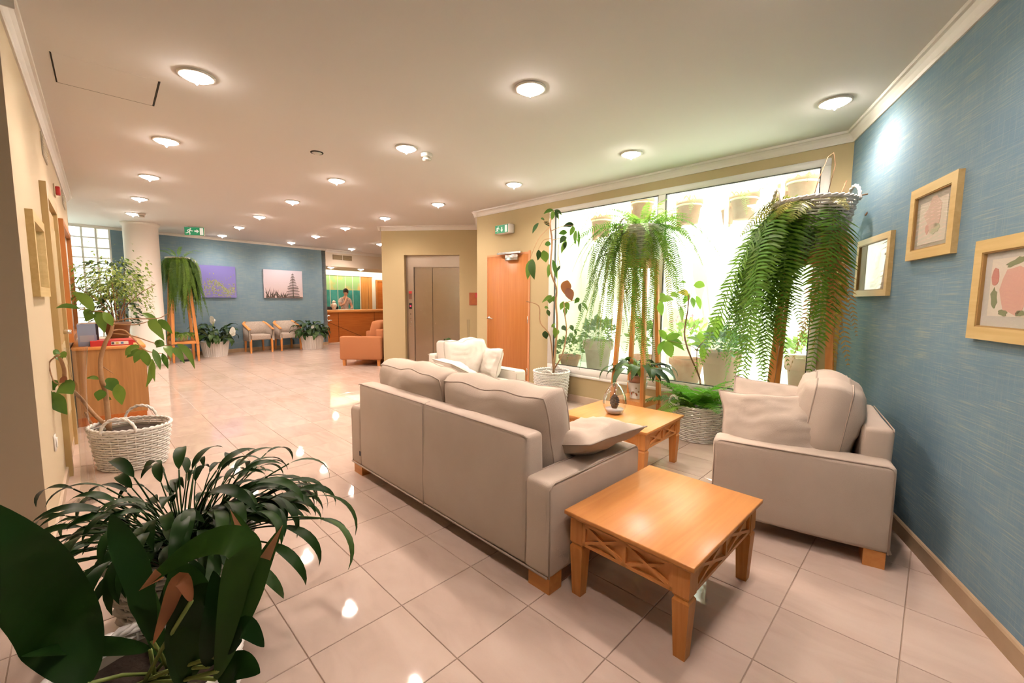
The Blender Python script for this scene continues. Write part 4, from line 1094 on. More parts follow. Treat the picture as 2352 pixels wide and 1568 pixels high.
# cabinet below the noticeboard
cab = thing('cabinet', 'low oak cabinet below the noticeboard', 'cabinet', (L0.x, L0.y, 0), lang)
cs0, cs1 = 3.12, 4.55
MB().box((cs0, -.58, .08), (cs1, -.02, .80)).build('body', M_CABW, cab); rbox('cabinet_top', (cs0 - .02, -.60, .80), (cs1 + .02, -.015, .835), M_ORANGE, cab, r=.005, seg=1)
MB().box((cs0 - .006, -.57, 0), (cs1 + .006, -.02, .09)).build('plinth', M_COUNTER, cab)
for i in range(3):
    x = cs0 + .02 + i * .465; d_ = MB().box((x, -.598, .11), (x + .45, -.58, .78)).build('door', M_CABW, cab)
    MB().box((x + .40, -.612, .42), (x + .415, -.598, .54)).build('handle', M_CHROME, d_)
MB().box((cs0 - .03, -.02, 0), (cs0, -.0, .82)).build('dark_edge', M_BLACK, cab)
def cabobj(name, label, cat, s, y, z, rz=0, group=None): 
    d = (L1 - L0).normalized(); n = Vector((-d.y, d.x)); p = L0 + d * s + n * y
    return thing(name, label, cat, (p.x, p.y, z), lang + rz, group)
t = cabobj('binder', 'red and white ring binder lying on the cabinet top', 'binder', cs0 + .16, -.30, .835)
MB().box((-.15, -.20, 0), (.15, .14, .006)).build('cover', M_RED, t); MB().box((-.15, -.20, .052), (.15, .14, .058)).build('cover', M_RED, t); MB().box((-.14, -.19, .006), (.14, .13, .052)).build('pages', M_PAPER, t)
MB().box((-.153, -.20, 0), (-.148, .14, .058)).build('spine', M_RED, t); MB().box((-.1545, -.16, .012), (-.153, -.02, .046)).build('spine_label', M_PAPER, t)
for i, (sy, c_) in enumerate(((-.12, (.1, .2, .4)), (-.08, (.6, .4, .1)), (-.045, (.05, .05, .06)))): MB().box((-.1552, sy, .018), (-.1545, sy + .022, .040)).build('spine_mark', mat('spine_ink_%d' % i, c_, .6), t)
t = cabobj('binder', 'closed red folder under the binder on the cabinet', 'binder', cs0 + .42, -.33, .835, .1)
MB().box((-.12, -.2, 0), (.14, .16, .03)).build('cover', M_RED, t); MB().box((-.11, -.21, .004), (.13, .15, .026)).build('pages', M_PAPER, t)
cols = [((.25, .33, .48), 'blue seaside card'), ((.03, .03, .035), 'black leaflet'), ((.62, .60, .56), 'white leaflet'), ((.55, .22, .05), 'orange leaflet'), ((.18, .28, .36), 'slate leaflet'), ((.70, .66, .58), 'cream leaflet')]
for i, (c_, nm) in enumerate(cols):
    t = cabobj('leaflet_stand', f'{nm} standing on the cabinet under the noticeboard', 'leaflet', cs0 + .10 + i * .085, -.14 - .02 * (i % 2), .835, 0, 'leaflets on the cabinet')
    MB().box((-.004, -.07, 0), (.004, .07, .24), RY(R(-10))).build('leaflet', mat('leaflet_%d' % i, c_, .4), t)
    MB().box((-.0048, -.055, .05), (-.004, .055, .12), RY(R(-10))).build('print_band', mat('leaflet_band_%d' % i, tuple(min(1, x * .5 + .25) for x in c_), .5), t)
    MB().box((0, -.05, 0), (.05, .05, .006)).build('foot', M_CLEAR, t)

# tall trumpet vases
def vase(label, x, y, h, r0, r1, rb):
    t = thing('glass_vase', label, 'vase', (x, y, 0), 0, 'tall glass vases')
    MB().lathe([(rb, 0), (rb, .006), (rb * .75, .02), (r0 * 1.3, .10), (r0, .30), (r0 * .95, h * .6), (r0 * 1.15, h * .8), (r1, h)], 28, cap1=False).build('body', M_CLEAR, t, True)
    MB().lathe([(r1, h), (r1 + .004, h + .003), (r1, h + .006)], 28, cap0=False, cap1=False).build('rim', M_CLEAR, t, True)
    rb_ = random.Random(4); mb = MB()
    for k in range(40): 
        a_, q = rb_.uniform(0, 6.3), rb_.uniform(0, rb * .8); mb.lathe([(.001, -.009), (.007, -.005), (.009, 0), (.007, .005), (.001, .009)], 6, T(q * math.cos(a_), q * math.sin(a_), .012 + rb_.uniform(0, .012)))
    o = mb.build('glass_beads', M_CLEAR, t, True); o['kind'] = 'stuff'
vase('tall clear trumpet vase on the floor before the wicker basket tree', -2.83, 2.76, 1.03, .030, .055, .085)
vase('tall clear glass vase behind the cream armchair', -.775, 7.62, 1.0, .02, .03, .07)

# ------------------------------------------------------------------ leaf and stem lines (world metres): points, half width, kind
TALL_LEAVES=[(((0.51,5.536,2.491),(0.388,5.541,2.445)),0.0194,0),
 (((0.509,5.578,2.49),(0.498,5.591,2.38)),0.0234,0),
 (((0.531,5.66,2.516),(0.624,5.608,2.441)),0.0178,0),
 (((0.523,5.464,2.467),(0.575,5.505,2.374)),0.0191,0),
 (((0.324,5.543,2.333),(0.248,5.511,2.197)),0.0194,0),
 (((0.407,5.779,2.385),(0.487,5.775,2.326)),0.0243,0),
 (((0.363,5.728,2.423),(0.412,5.725,2.398)),0.014,0),
 (((0.785,5.645,2.326),(0.645,5.603,2.299)),0.0278,0),
 (((0.775,5.641,2.316),(0.745,5.685,2.199)),0.0298,0),
 (((0.698,5.627,2.228),(0.595,5.656,2.216)),0.0276,0),
 (((0.812,5.618,2.256),(0.802,5.567,2.069)),0.0219,0),
 (((0.834,5.575,2.249),(0.844,5.586,2.034)),0.014,0),
 (((0.684,5.556,2.161),(0.595,5.5,2.074)),0.0311,0),
 (((0.702,5.728,2.147),(0.642,5.725,1.971)),0.0241,0),
 (((0.702,5.69,2.122),(0.676,5.735,2.021)),0.0239,0),
 (((0.497,5.689,2.086),(0.424,5.739,2.084)),0.0279,0),
 (((0.331,5.586,2.002),(0.325,5.622,1.872)),0.0274,0),
 (((0.396,5.602,1.998),(0.435,5.655,1.85)),0.051,0),
 (((0.249,5.741,1.896),(0.198,5.693,1.63)),0.0402,0),
 (((0.252,5.504,1.874),(0.278,5.47,1.62)),0.0463,0),
 (((0.484,5.769,1.837),(0.472,5.761,1.659)),0.0283,0),
 (((0.523,5.661,1.886),(0.58,5.637,1.634)),0.0258,0),
 (((0.614,5.622,1.807),(0.56,5.609,1.719)),0.0138,0),
 (((0.513,5.572,1.415),(0.385,5.583,1.329)),0.0215,0),
 (((0.5,5.647,1.415),(0.492,5.695,1.317)),0.0356,0),
 (((0.552,5.678,1.416),(0.543,5.73,1.341)),0.0239,0),
 (((0.726,5.675,1.621),(0.697,5.733,1.441)),0.0603,1),
 (((0.718,5.675,1.519),(0.781,5.634,1.353)),0.0517,1),
 (((0.678,5.724,1.346),(0.65,5.78,1.231)),0.0301,0),
 (((0.711,5.672,1.343),(0.75,5.68,1.234)),0.0302,0),
 (((0.705,5.688,1.263),(0.705,5.654,1.161)),0.0259,0),
 (((0.871,5.559,1.383),(0.805,5.568,1.321)),0.0281,0),
 (((0.88,5.55,1.325),(0.876,5.497,1.211)),0.0214,0),
 (((0.868,5.415,1.326),(0.96,5.47,1.227)),0.0201,0),
 (((0.45,5.488,1.242),(0.48,5.524,1.153)),0.0211,0),
 (((0.419,5.591,1.267),(0.469,5.549,1.252)),0.0157,0),
 (((0.547,5.554,1.012),(0.563,5.586,0.862)),0.0272,0),
 (((0.61,5.739,0.98),(0.592,5.685,0.884)),0.0302,0),
 (((0.652,5.657,1.01),(0.706,5.602,0.963)),0.0277,0),
 (((0.769,5.643,1.038),(0.807,5.623,0.96)),0.0259,0),
 (((0.798,5.528,0.977),(0.846,5.584,0.904)),0.0221,0),
 (((0.436,5.622,0.957),(0.459,5.682,0.847)),0.0354,0),
 (((0.513,5.559,1.011),(0.561,5.508,1.054)),0.0175,0)]
TALL_STEMS=[(((0.554,5.62,0.389),(0.556,5.564,0.558),(0.566,5.584,0.655),(0.591,5.609,1.048),(0.569,5.633,1.342),(0.57,5.579,1.516),(0.491,5.565,1.744),(0.51,5.664,2.117),(0.477,5.598,2.334),(0.523,5.675,2.519)),0.0177,0),
 (((0.559,5.62,0.45),(0.667,5.605,0.653),(0.716,5.615,0.95),(0.688,5.622,1.186),(0.677,5.637,1.342)),0.0118,0),
 (((0.547,5.62,0.47),(0.501,5.627,0.888),(0.372,5.634,1.065),(0.352,5.673,1.281),(0.185,5.621,1.343)),0.0098,0),
 (((0.479,5.62,2.301),(0.399,5.646,2.228),(0.32,5.589,2.125),(0.227,5.596,1.897)),0.0049,0),
 (((0.495,5.62,2.149),(0.399,5.623,2.13),(0.333,5.626,2.016)),0.0049,0),
 (((0.484,5.62,2.244),(0.646,5.61,2.31),(0.783,5.63,2.323)),0.0049,0),
 (((0.496,5.62,2.13),(0.593,5.634,2.152),(0.69,5.636,2.172)),0.0049,0),
 (((0.479,5.62,2.338),(0.357,5.635,2.397)),0.0039,0),
 (((0.479,5.62,2.319),(0.397,5.642,2.36)),0.0039,0),
 (((0.58,5.62,1.749),(0.621,5.645,1.789),(0.591,5.649,1.943),(0.587,5.563,2.067)),0.0049,0),
 (((0.685,5.62,1.323),(0.803,5.627,1.363),(0.871,5.559,1.373)),0.0049,0),
 (((0.703,5.62,0.95),(0.769,5.615,1.03)),0.0039,0)]
UMB_LEAVES=[(((1.68,4.299,1.312),(1.697,4.277,1.155)),0.0331,0),
 (((1.738,4.253,1.423),(1.625,4.23,1.441)),0.0298,2),
 (((1.786,4.254,1.516),(1.902,4.265,1.509)),0.0328,0),
 (((1.771,4.24,1.401),(1.788,4.225,1.291)),0.0327,0),
 (((1.852,4.334,1.415),(1.874,4.278,1.276)),0.0228,0),
 (((1.765,4.294,1.439),(1.726,4.322,1.334)),0.0241,0),
 (((1.556,4.242,1.436),(1.612,4.209,1.393)),0.0253,0),
 (((1.746,4.341,1.549),(1.671,4.309,1.541)),0.0122,0),
 (((1.437,4.217,1.362),(1.581,4.21,1.374)),0.0325,0),
 (((1.483,4.32,1.355),(1.492,4.272,1.214)),0.0363,0),
 (((1.468,4.244,1.443),(1.487,4.224,1.363)),0.0297,0),
 (((1.577,4.347,0.967),(1.488,4.339,1.067)),0.0305,0),
 (((1.579,4.351,0.967),(1.624,4.311,1.054)),0.0244,0),
 (((1.548,4.247,0.976),(1.683,4.265,1.025)),0.0268,0),
 (((1.581,4.357,0.959),(1.767,4.351,0.856)),0.0275,0),
 (((1.526,4.225,0.963),(1.571,4.18,0.809)),0.0474,0),
 (((1.533,4.286,0.962),(1.467,4.249,0.825)),0.033,0),
 (((1.591,4.341,0.96),(1.753,4.382,0.923)),0.0213,0),
 (((1.873,4.217,0.944),(1.711,4.19,1.002)),0.0266,0),
 (((1.928,4.341,0.94),(1.911,4.358,1.053)),0.0365,0),
 (((1.921,4.341,0.924),(1.814,4.323,0.915)),0.0182,0),
 (((1.877,4.206,0.916),(1.889,4.181,0.785)),0.0324,0),
 (((2.064,4.339,1.086),(1.965,4.311,1.201)),0.0258,0),
 (((2.021,4.249,1.092),(2.067,4.239,1.219)),0.0417,0),
 (((2.036,4.264,1.091),(2.103,4.253,1.119)),0.0239,0),
 (((2.073,4.357,1.078),(2.084,4.316,0.989)),0.0275,0),
 (((1.981,4.181,1.096),(1.933,4.234,1.069)),0.0205,0),
 (((2.025,4.241,1.085),(2.132,4.298,1.056)),0.0275,0)]
UMB_STEMS=[(((1.887,4.22,0.537),(1.901,4.274,0.588),(1.868,4.271,0.665),(1.738,4.187,0.872),(1.719,4.249,1.015),(1.725,4.26,1.134),(1.735,4.24,1.283),(1.726,4.222,1.423)),0.0103,0),
 (((1.874,4.22,0.598),(1.841,4.201,0.692),(1.822,4.187,0.873),(1.851,4.168,0.949)),0.0059,0),
 (((1.836,4.22,0.869),(1.761,4.194,0.924),(1.545,4.257,0.971)),0.0037,0),
 (((1.874,4.22,0.944),(2.03,4.268,1.091)),0.0037,0),
 (((1.73,4.22,1.328),(1.669,4.271,1.312),(1.573,4.268,1.43)),0.0037,0),
 (((1.728,4.22,1.357),(1.776,4.229,1.515)),0.0037,0),
 (((1.556,4.22,1.414),(1.459,4.249,1.358)),0.003,0)]
TREE_LEAVES=[(((-3.227,3.302,1.253),(-3.353,3.278,1.394)),0.0308,0),
 (((-2.781,2.759,1.283),(-2.938,2.761,1.286)),0.0129,0),
 (((-3.308,3.374,1.256),(-3.415,3.427,1.163)),0.0357,0),
 (((-3.337,3.434,1.249),(-3.262,3.415,1.074)),0.0299,0),
 (((-3.174,3.326,1.242),(-3.151,3.369,1.131)),0.0269,0),
 (((-2.932,3.393,1.234),(-2.835,3.427,1.112)),0.0211,0),
 (((-2.86,3.356,1.173),(-2.711,3.319,1.026)),0.0313,0),
 (((-2.821,3.41,1.181),(-2.745,3.448,1.068)),0.0255,0),
 (((-2.894,3.301,0.968),(-3.038,3.336,0.903)),0.0308,0),
 (((-3.076,3.527,0.906),(-3.239,3.563,0.853)),0.022,0),
 (((-3.034,3.497,0.93),(-3.064,3.438,0.828)),0.0283,0),
 (((-2.97,3.439,0.931),(-2.991,3.482,0.796)),0.0321,0),
 (((-2.756,3.265,0.963),(-2.691,3.238,0.809)),0.0203,0),
 (((-2.742,3.331,0.924),(-2.708,3.334,0.8)),0.0166,0),
 (((-2.761,3.377,0.98),(-2.834,3.374,0.991)),0.0294,0),
 (((-2.834,3.483,0.968),(-2.75,3.423,0.872)),0.026,0),
 (((-2.602,3.266,0.975),(-2.49,3.222,0.864)),0.0224,0),
 (((-2.588,3.287,1.003),(-2.424,3.236,0.818)),0.0205,0),
 (((-3.007,3.542,0.848),(-3.112,3.585,0.596)),0.0199,0),
 (((-2.771,3.276,0.877),(-2.771,3.276,0.708)),0.0143,0),
 (((-2.927,3.345,1.233),(-2.94,3.323,1.224)),0.0125,0),
 (((-3.284,3.355,0.707),(-3.392,3.373,0.708)),0.0188,0),
 (((-3.282,3.426,0.704),(-3.208,3.409,0.593)),0.0405,0),
 (((-3.229,3.307,0.636),(-3.237,3.287,0.551)),0.0309,0),
 (((-3.07,3.287,0.684),(-3.058,3.294,0.518)),0.0328,0),
 (((-3.306,3.465,0.535),(-3.316,3.45,0.516)),0.0216,0),
 (((-2.791,2.619,1.024),(-2.793,2.588,1.007)),0.0163,0),
 (((-2.863,2.69,1.002),(-2.841,2.7,0.975)),0.0209,0),
 (((-2.986,2.788,0.98),(-2.956,2.776,0.937)),0.0195,0),
 (((-3.001,2.792,0.783),(-3.075,2.804,0.74)),0.0304,0),
 (((-2.898,2.704,0.793),(-2.809,2.691,0.74)),0.0442,0),
 (((-2.966,2.719,0.746),(-2.906,2.739,0.593)),0.036,0),
 (((-2.891,2.701,0.837),(-2.87,2.72,0.812)),0.021,1),
 (((-2.965,2.711,0.756),(-2.944,2.686,0.64)),0.0084,0)]
TREE_STEMS=[(((-3.278,3.4,0.274),(-3.306,3.423,0.589),(-3.256,3.349,0.713),(-3.289,3.391,0.867),(-3.241,3.391,0.996),(-3.24,3.446,1.077),(-3.218,3.452,1.185)),0.0212,0),
 (((-3.286,3.4,0.308),(-3.443,3.448,0.404),(-3.518,3.435,0.53),(-3.03,2.87,0.768),(-2.896,2.736,0.9),(-2.867,2.684,0.994)),0.0169,0),
 (((-3.392,3.4,0.273),(-3.479,3.419,0.423)),0.0127,0),
 (((-3.17,3.4,1.187),(-3.273,3.435,1.238),(-3.343,3.42,1.249),(-3.456,3.428,1.264)),0.0074,0),
 (((-3.171,3.4,1.166),(-3.01,3.352,1.191),(-2.946,3.411,1.189),(-2.76,3.341,1.198),(-2.698,3.357,1.235)),0.0053,0),
 (((-3.173,3.4,1.145),(-2.955,3.345,1.145),(-2.854,3.351,1.171)),0.0053,0),
 (((-3.188,3.4,1.092),(-3.123,3.446,1.089),(-2.921,3.361,0.959),(-2.834,3.343,0.93),(-2.831,3.441,0.908)),0.0064,0),
 (((-3.179,3.4,1.071),(-3.058,3.441,1.047),(-2.883,3.421,0.996),(-2.804,3.44,0.973),(-2.717,3.454,0.983)),0.0053,0),
 (((-2.905,2.72,0.989),(-3.001,2.749,0.932),(-2.907,2.675,0.833),(-2.951,2.746,0.793)),0.0053,0),
 (((-3.297,3.4,0.812),(-3.23,3.426,0.743)),0.0053,0)]
BIG_LEAVES=[(((-1.038,0.965,0.415),(-1.1,0.971,0.56),(-0.967,0.78,0.861),(-1.061,0.764,1.007)),0.0766,0),
 (((-0.897,0.995,0.506),(-0.924,0.997,0.674),(-0.963,1.003,0.771),(-0.966,0.989,0.84)),0.0304,0),
 (((-0.722,0.975,0.443),(-0.686,0.969,0.576),(-0.663,0.978,0.689),(-0.643,0.981,0.756),(-0.68,0.973,0.786),(-0.75,0.972,0.766),(-0.827,0.973,0.715),(-0.896,0.972,0.657)),0.0357,3),
 (((-0.754,1.009,0.388),(-0.666,0.999,0.594),(-0.626,1.009,0.688),(-0.572,1.02,0.794)),0.0308,3),
 (((-0.841,1.008,0.369),(-0.827,1.014,0.515),(-0.778,1,0.615),(-0.731,1.012,0.633)),0.0431,0),
 (((-0.959,1.056,0.426),(-1.12,1.06,0.431),(-1.044,0.845,0.596)),0.0236,4),
 (((-0.829,1.018,0.378),(-0.815,1.021,0.545),(-0.835,1.027,0.647),(-0.839,1.009,0.706)),0.0497,0),
 (((-0.766,0.963,0.636),(-0.793,0.969,0.687),(-0.834,0.973,0.605),(-0.867,0.964,0.523)),0.0176,1),
 (((-0.741,1.012,0.366),(-0.702,1.017,0.416),(-0.636,1.004,0.411)),0.036,0),
 (((-0.707,0.987,0.479),(-0.655,0.98,0.556),(-0.613,0.989,0.496)),0.0251,0),
 (((-0.758,0.994,0.437),(-0.723,0.988,0.572),(-0.735,0.999,0.69)),0.0344,0),
 (((-0.717,1.083,0.609),(-0.701,1.079,0.711),(-0.744,1.088,0.8)),0.0242,3)]

# ------------------------------------------------------------------ wicker baskets
def wicker(parent, rb, rt, h, rows=17, stakes=26, sy=1.0, m=None, handles=2, ha=0.0, hh=.11, hr=.11, soil=True, name='basket'):
    """woven basket: upright stakes, over-and-under weavers, plaited rim, hoop handles"""
    m = m or M_WICKER
    mb = MB(); n = stakes * 2
    def rad(z): return rb + (rt - rb) * (z / h) ** .85
    for i in range(stakes):
        a_ = 2 * math.pi * i / stakes
        mb.tube([(rad(z) * math.cos(a_), rad(z) * sy * math.sin(a_), z) for z in (0, h * .33, h * .66, h)], .0052, 4)
    th = h / rows * .46
    for j in range(rows):
        z = h * (j + .5) / rows; pts = []
        for i in range(n):
            a_ = 2 * math.pi * i / n
            w = .0062 * (1 if (i // 1 + j) % 2 == 0 else -1) if i % 2 == 0 else 0
            k = i // 2
            w = (.0065 if (k + j) % 2 else -.0065) if i % 2 == 0 else 0
            r_ = rad(z) + w
            pts.append((r_ * math.cos(a_), r_ * sy * math.sin(a_), z))
        mb.tube(pts, th, 4, True, flat=.55 if False else 1.0)
    b = mb.build(name, m, parent, True)
    MB().lathe([(rb * .98, .004), (rad(h * .4) - .014, h * .4), (rad(h * .88) - .014, h * .88)], 26, sy=sy, cap1=False).build('liner', mat('basket_liner', (.30, .26, .20), .9), parent, True)
    rm = MB()
    for ph in (0, math.pi):
        pts = []
        for i in range(72):
            a_ = 2 * math.pi * i / 72; r_ = rt + .008 * math.cos(a_ * 18 + ph)
            pts.append((r_ * math.cos(a_), r_ * sy * math.sin(a_), h + .008 * math.sin(a_ * 18 + ph)))
        rm.tube(pts, .009, 5, True)
    rm.build('rim', m, b, True)
    for k in range(handles):
        a_ = ha + math.pi * k; hm = MB()
        for ph in (0, math.pi):
            pts = []
            for i in range(25):
                u = math.pi * i / 24; q = hr * math.cos(u)
                x, y = (rt - .004) * math.cos(a_) - q * math.sin(a_), (rt - .004) * sy * math.sin(a_) + q * math.cos(a_)
                z = h - .01 + hh * math.sin(u)
                pts.append((x + .006 * math.cos(i * 1.1 + ph) * math.cos(a_), y + .006 * math.cos(i * 1.1 + ph) * math.sin(a_), z + .006 * math.sin(i * 1.1 + ph)))
            hm.tube(pts, .0085, 5)
        hm.build('handle', m, b, True)
    if soil:
        MB().lathe([(rad(h * .82) - .02, h * .80), (rad(h * .82) - .03, h * .83), (.02, h * .86)], 24, sy=sy).build('soil', M_SOIL, parent, True)
    return b

# ------------------------------------------------------------------ ferns
def frond(L, th0, grav, n, plen, pw, mats=None, droop=.35, twist=0.0, seed=0, segs=2, start=.10, name='frond', m=None, shape=1.0):
    """one fern frond in the XZ plane growing along +X; pinnae to both sides"""
    rr = random.Random(seed); mb = MB(); pts = []; p = Vector((0, 0, 0)); th = th0; st = L / n
    for i in range(n + 1):
        pts.append(p.copy())
        th = -math.pi / 2 + (th0 + math.pi / 2) * math.exp(-(i + 1) * st / grav)
        p = p + Vector((math.cos(th), 0, math.sin(th))) * st
    mb.tube(pts[::2] if len(pts) > 12 else pts, .0022, 4, taper=.4)
    for i in range(1, n + 1):
        u = i / n
        if u < start: continue
        env = (min(1, (u - start) / .14 + .25)) * (1 - ((u - .22) / .80) ** 2 * .90 if u > .22 else 1) * shape
        t = (pts[i] - pts[i - 1]).normalized(); nrm = Vector((-t.z, 0, t.x))
        for s in (-1, 1):
            l = plen * max(.10, env) * rr.uniform(.88, 1.1); w = pw * (.5 + .5 * env)
            d = (Vector((0, s, 0)) + t * rr.uniform(.16, .34) + nrm * rr.uniform(-.12, .18)).normalized()
            q = [pts[i] + Vector((0, 0, 0))]
            for k in range(1, segs + 1):
                q.append(q[-1] + (d * (l / segs)) + Vector((0, 0, -droop * l / segs * (k / segs))))
            sd = t * w
            v = []
            for k, c in enumerate(q[:-1]):
                ww = (.55 if k == 0 else 1.0 - .35 * (k - 1) / segs); v += [c - sd * ww, c + sd * ww]
            v.append(q[-1]); f = [(2 * k, 2 * k + 1, 2 * k + 3, 2 * k + 2) for k in range(segs - 1)] + [(2 * segs - 2, 2 * segs - 1, 2 * segs)]
            mb.add(v, f)
    return mb.mesh(name, m)

_nr = (R1 - K).normalized(); _nr = Vector((-_nr.y, _nr.x)); _nl = (L1 - L0).normalized(); _nl = Vector((-_nl.y, _nl.x))
def clear_of_walls(parent, me, loc, rot, sc):
    """True when a leaf placed under parent stays on the room side of every wall"""
    M = T(*parent.location) @ RZ(parent.rotation_euler.z) @ T(*loc) @ Euler(rot).to_matrix().to_4x4() @ Matrix.Scale(sc, 4)
    vs_ = me.vertices; n = len(vs_)
    for i in range(0, n, 3):
        p = M @ vs_[i].co
        q = Vector((p.x, p.y))
        if p.z < .004 or p.z > H - .01: return False
        if (q - K).dot(_nr) > -.012: return False
        if q.x > -.585 and q.x + q.y > 6.53: return False
        if q.y > 7.13 and q.y < 8.6 and q.x > -.63 and q.x < 0: return False
        if q.y < 6.3 and (q - L0).dot(_nl) > -.01: return False
        if (q - FP).dot(FN) > -.01 and q.x < -5.3: return False
        if (q - Vector((-7.25, 8.50))).length < .28: return False
    return True
def fern(parent, meshes, spec, z, r0, seed, jit=1.0, indoors=True):
    """spec: list of (count, mesh indices, azimuth from, to, scale from, to)"""
    rr = random.Random(seed)
    for cnt, idx, a0_, a1_, k0, k1 in spec:
        for i in range(cnt):
            a_ = R(a0_ + (a1_ - a0_) * (i + rr.uniform(.1, .9)) / cnt); q = rr.uniform(.2, 1) * r0
            for k in range(5):
                me = meshes[rr.choice(idx)]; loc = (q * math.cos(a_), q * math.sin(a_), z + rr.uniform(-.01, .01)); rot = (rr.uniform(-.35, .35) * jit, rr.uniform(-.30, .22) * jit, a_ + rr.uniform(-.25, .25)); sc = rr.uniform(k0, k1) * (1 - .12 * k)
                if not indoors or clear_of_walls(parent, me, loc, rot, sc):
                    inst(me, 'frond', parent, loc, rot, sc); break

# ------------------------------------------------------------------ plant stands
def plant_stand(label, loc, rotz, zt, zs, wb=.36, wt=.24, lw=.042):
    t = thing('plant_stand', label, 'plant stand', loc, rotz, 'tall tapering plant stands')
    def hw(z): return (wb + (wt - wb) * (z - zs) / (zt - zs)) / 2
    for sx in (-1, 1):
        for sy in (-1, 1):
            lg = MB()
            lg.frustum((sx * hw(zs), sy * hw(zs), zs - .03), (lw, lw), (sx * hw(zt), sy * hw(zt), zt), (lw * .86, lw * .86))
            lg.frustum((sx * (hw(zs) + .004), sy * (hw(zs) + .004), 0), (lw * .62, lw * .62), (sx * hw(zs), sy * hw(zs), zs - .045), (lw * .95, lw * .95))
            lg.frustum((sx * hw(zs), sy * hw(zs), zs - .045), (lw * .7, lw * .7), (sx * hw(zs), sy * hw(zs), zs - .03), (lw * .7, lw * .7))
            lg.build('leg', M_ORANGE_Z, t)
    h_ = hw(zs)
    MB().box((-h_, -h_, zs + .022), (h_, h_, zs + .034)).build('shelf', M_ORANGE, t)
    for k in range(4): MB().box((-h_ + lw / 2, -h_ - .008, zs - .02), (h_ - lw / 2, -h_ + .010, zs + .03), RZ(k * math.pi / 2)).build('shelf_rail', M_ORANGE, t)
    h2 = hw(zt)
    for k in range(4): MB().box((-h2 + lw / 2.4, -h2 - .006, zt - .06), (h2 - lw / 2.4, -h2 + .008, zt), RZ(k * math.pi / 2)).build('top_rail', M_ORANGE, t)
    rbox('top', (-h2 - .03, -h2 - .03, zt), (h2 + .03, h2 + .03, zt + .018), M_ORANGE, t, r=.003, seg=1)
    return t
SA = (1.355, 4.60, 0); SB = (2.30, 3.36, 0); SC = (-7.03, 9.10, 0)
plant_stand('tapering wooden plant stand behind the coffee table with the glass egg', SA, R(45), 1.775, .275)
plant_stand('tapering wooden plant stand in the corner by the blue picture wall', SB, R(52), 1.72, .38, wb=.40, wt=.27, lw=.05)
plant_stand('tapering wooden plant stand between the column and the far blue wall', SC, R(48), 1.92, .40, wb=.42, wt=.26, lw=.055)

# fern A (centre stand)
fa = thing('potted_fern', 'hanging green fern in a white wicker basket on the stand by the glass egg', 'fern', (SA[0], SA[1], 1.793))
wicker(fa, .175, .225, .33, rows=16, stakes=24, ha=R(200), hh=.10, hr=.085)
fm_ = [frond(1.10, .95, .19, 56, .070, .0062, seed=1, m=L_FERN), frond(.85, 1.05, .30, 44, .074, .0064, seed=2, m=L_FERN), frond(.62, 1.15, .36, 34, .068, .0062, seed=3, m=L_FERN_L),
       frond(1.50, .85, .14, 76, .062, .0062, seed=4, m=L_FERN), frond(1.35, .95, .13, 68, .056, .0062, seed=5, m=leafmat('fern_olive', (.22, .25, .03), (.40, .40, .08), .45)), frond(.45, 1.35, .6, 26, .06, .0062, seed=6, m=L_FERN_L)]
fern(fa, fm_, [(30, [0, 1, 3, 4], 130, 218, .75, 1.1), (5, [3, 4], 226, 244, .6, 1.05), (12, [3, 4], 150, 222, .95, 1.15), (10, [3, 4, 0], 268, 298, .75, 1.1), (17, [0, 1, 2], 312, 385, .65, .95), (26, [2, 5, 1], 130, 400, .85, 1.25), (10, [5], 0, 360, .9, 1.2), (8, [2, 5], 50, 125, .5, .6)], .28, .14, 21)
# fern B (corner stand): long pinnae, yellowing towards the blue wall
fb_ = thing('potted_fern', 'huge drooping fern with yellowing fronds in a basket in the corner by the blue wall', 'fern', (SB[0], SB[1], 1.738))
wicker(fb_, .165, .26, .38, rows=18, stakes=28, ha=R(-15), hh=.12, hr=.10)
fB = [frond(1.55, .85, .19, 46, .19, .0095, seed=11, m=L_FERN, segs=3, droop=.30), frond(1.35, .95, .20, 42, .18, .0095, seed=12, m=L_FERN, segs=3, droop=.28), frond(1.75, .80, .20, 52, .19, .0095, seed=13, m=L_FERN_L, segs=3, droop=.32),
      frond(1.05, 1.0, .17, 34, .16, .009, seed=14, m=L_FERN, segs=3, droop=.25), frond(1.25, .75, .12, 36, .14, .009, seed=15, m=L_FERN_Y, segs=3, droop=.6), frond(1.45, .70, .11, 36, .11, .009, seed=16, m=L_FERN_B, segs=3, droop=.65), frond(.5, 1.1, .3, 24, .11, .008, seed=17, m=leafmat('fern_olive2', (.20, .24, .03), (.42, .38, .08), .4), segs=2)]
fern(fb_, fB, [(38, [0, 1, 2], 116, 204, .74, 1.02), (3, [3, 1], 205, 235, .5, .9), (3, [3, 6], 150, 240, .6, .9), (2, [0, 4], 255, 275, .75, .95), (9, [5, 4], 264, 305, .8, 1.05), (20, [6, 3], 105, 225, .7, 1.05), (7, [6], 0, 360, .5, .8)], .33, .12, 5)
mb = MB(); mb.tube([(.20, -.02, .36), (.33, -.03, .43), (.42, -.02, .45), (.44, -.03, .38), (.36, -.05, .28)], .006, 6); mb.tube([(.10, .0, .36), (.18, -.02, .42), (.22, -.02, .54)], .005, 6)
mb.tube([(-.02, 0, .36), (.02, 0, .55), (.08, 0, .72), (.12, 0, .75), (.14, 0, .66), (.10, 0, .45)], .0025, 5); mb.build('runner', M_BARK_D, fb_, True)
inst(frond(.30, -.6, .2, 18, .06, .008, seed=31, m=L_FERN_D), 'frond', fb_, (.42, -.04, .42), (0, 0, R(-20)))
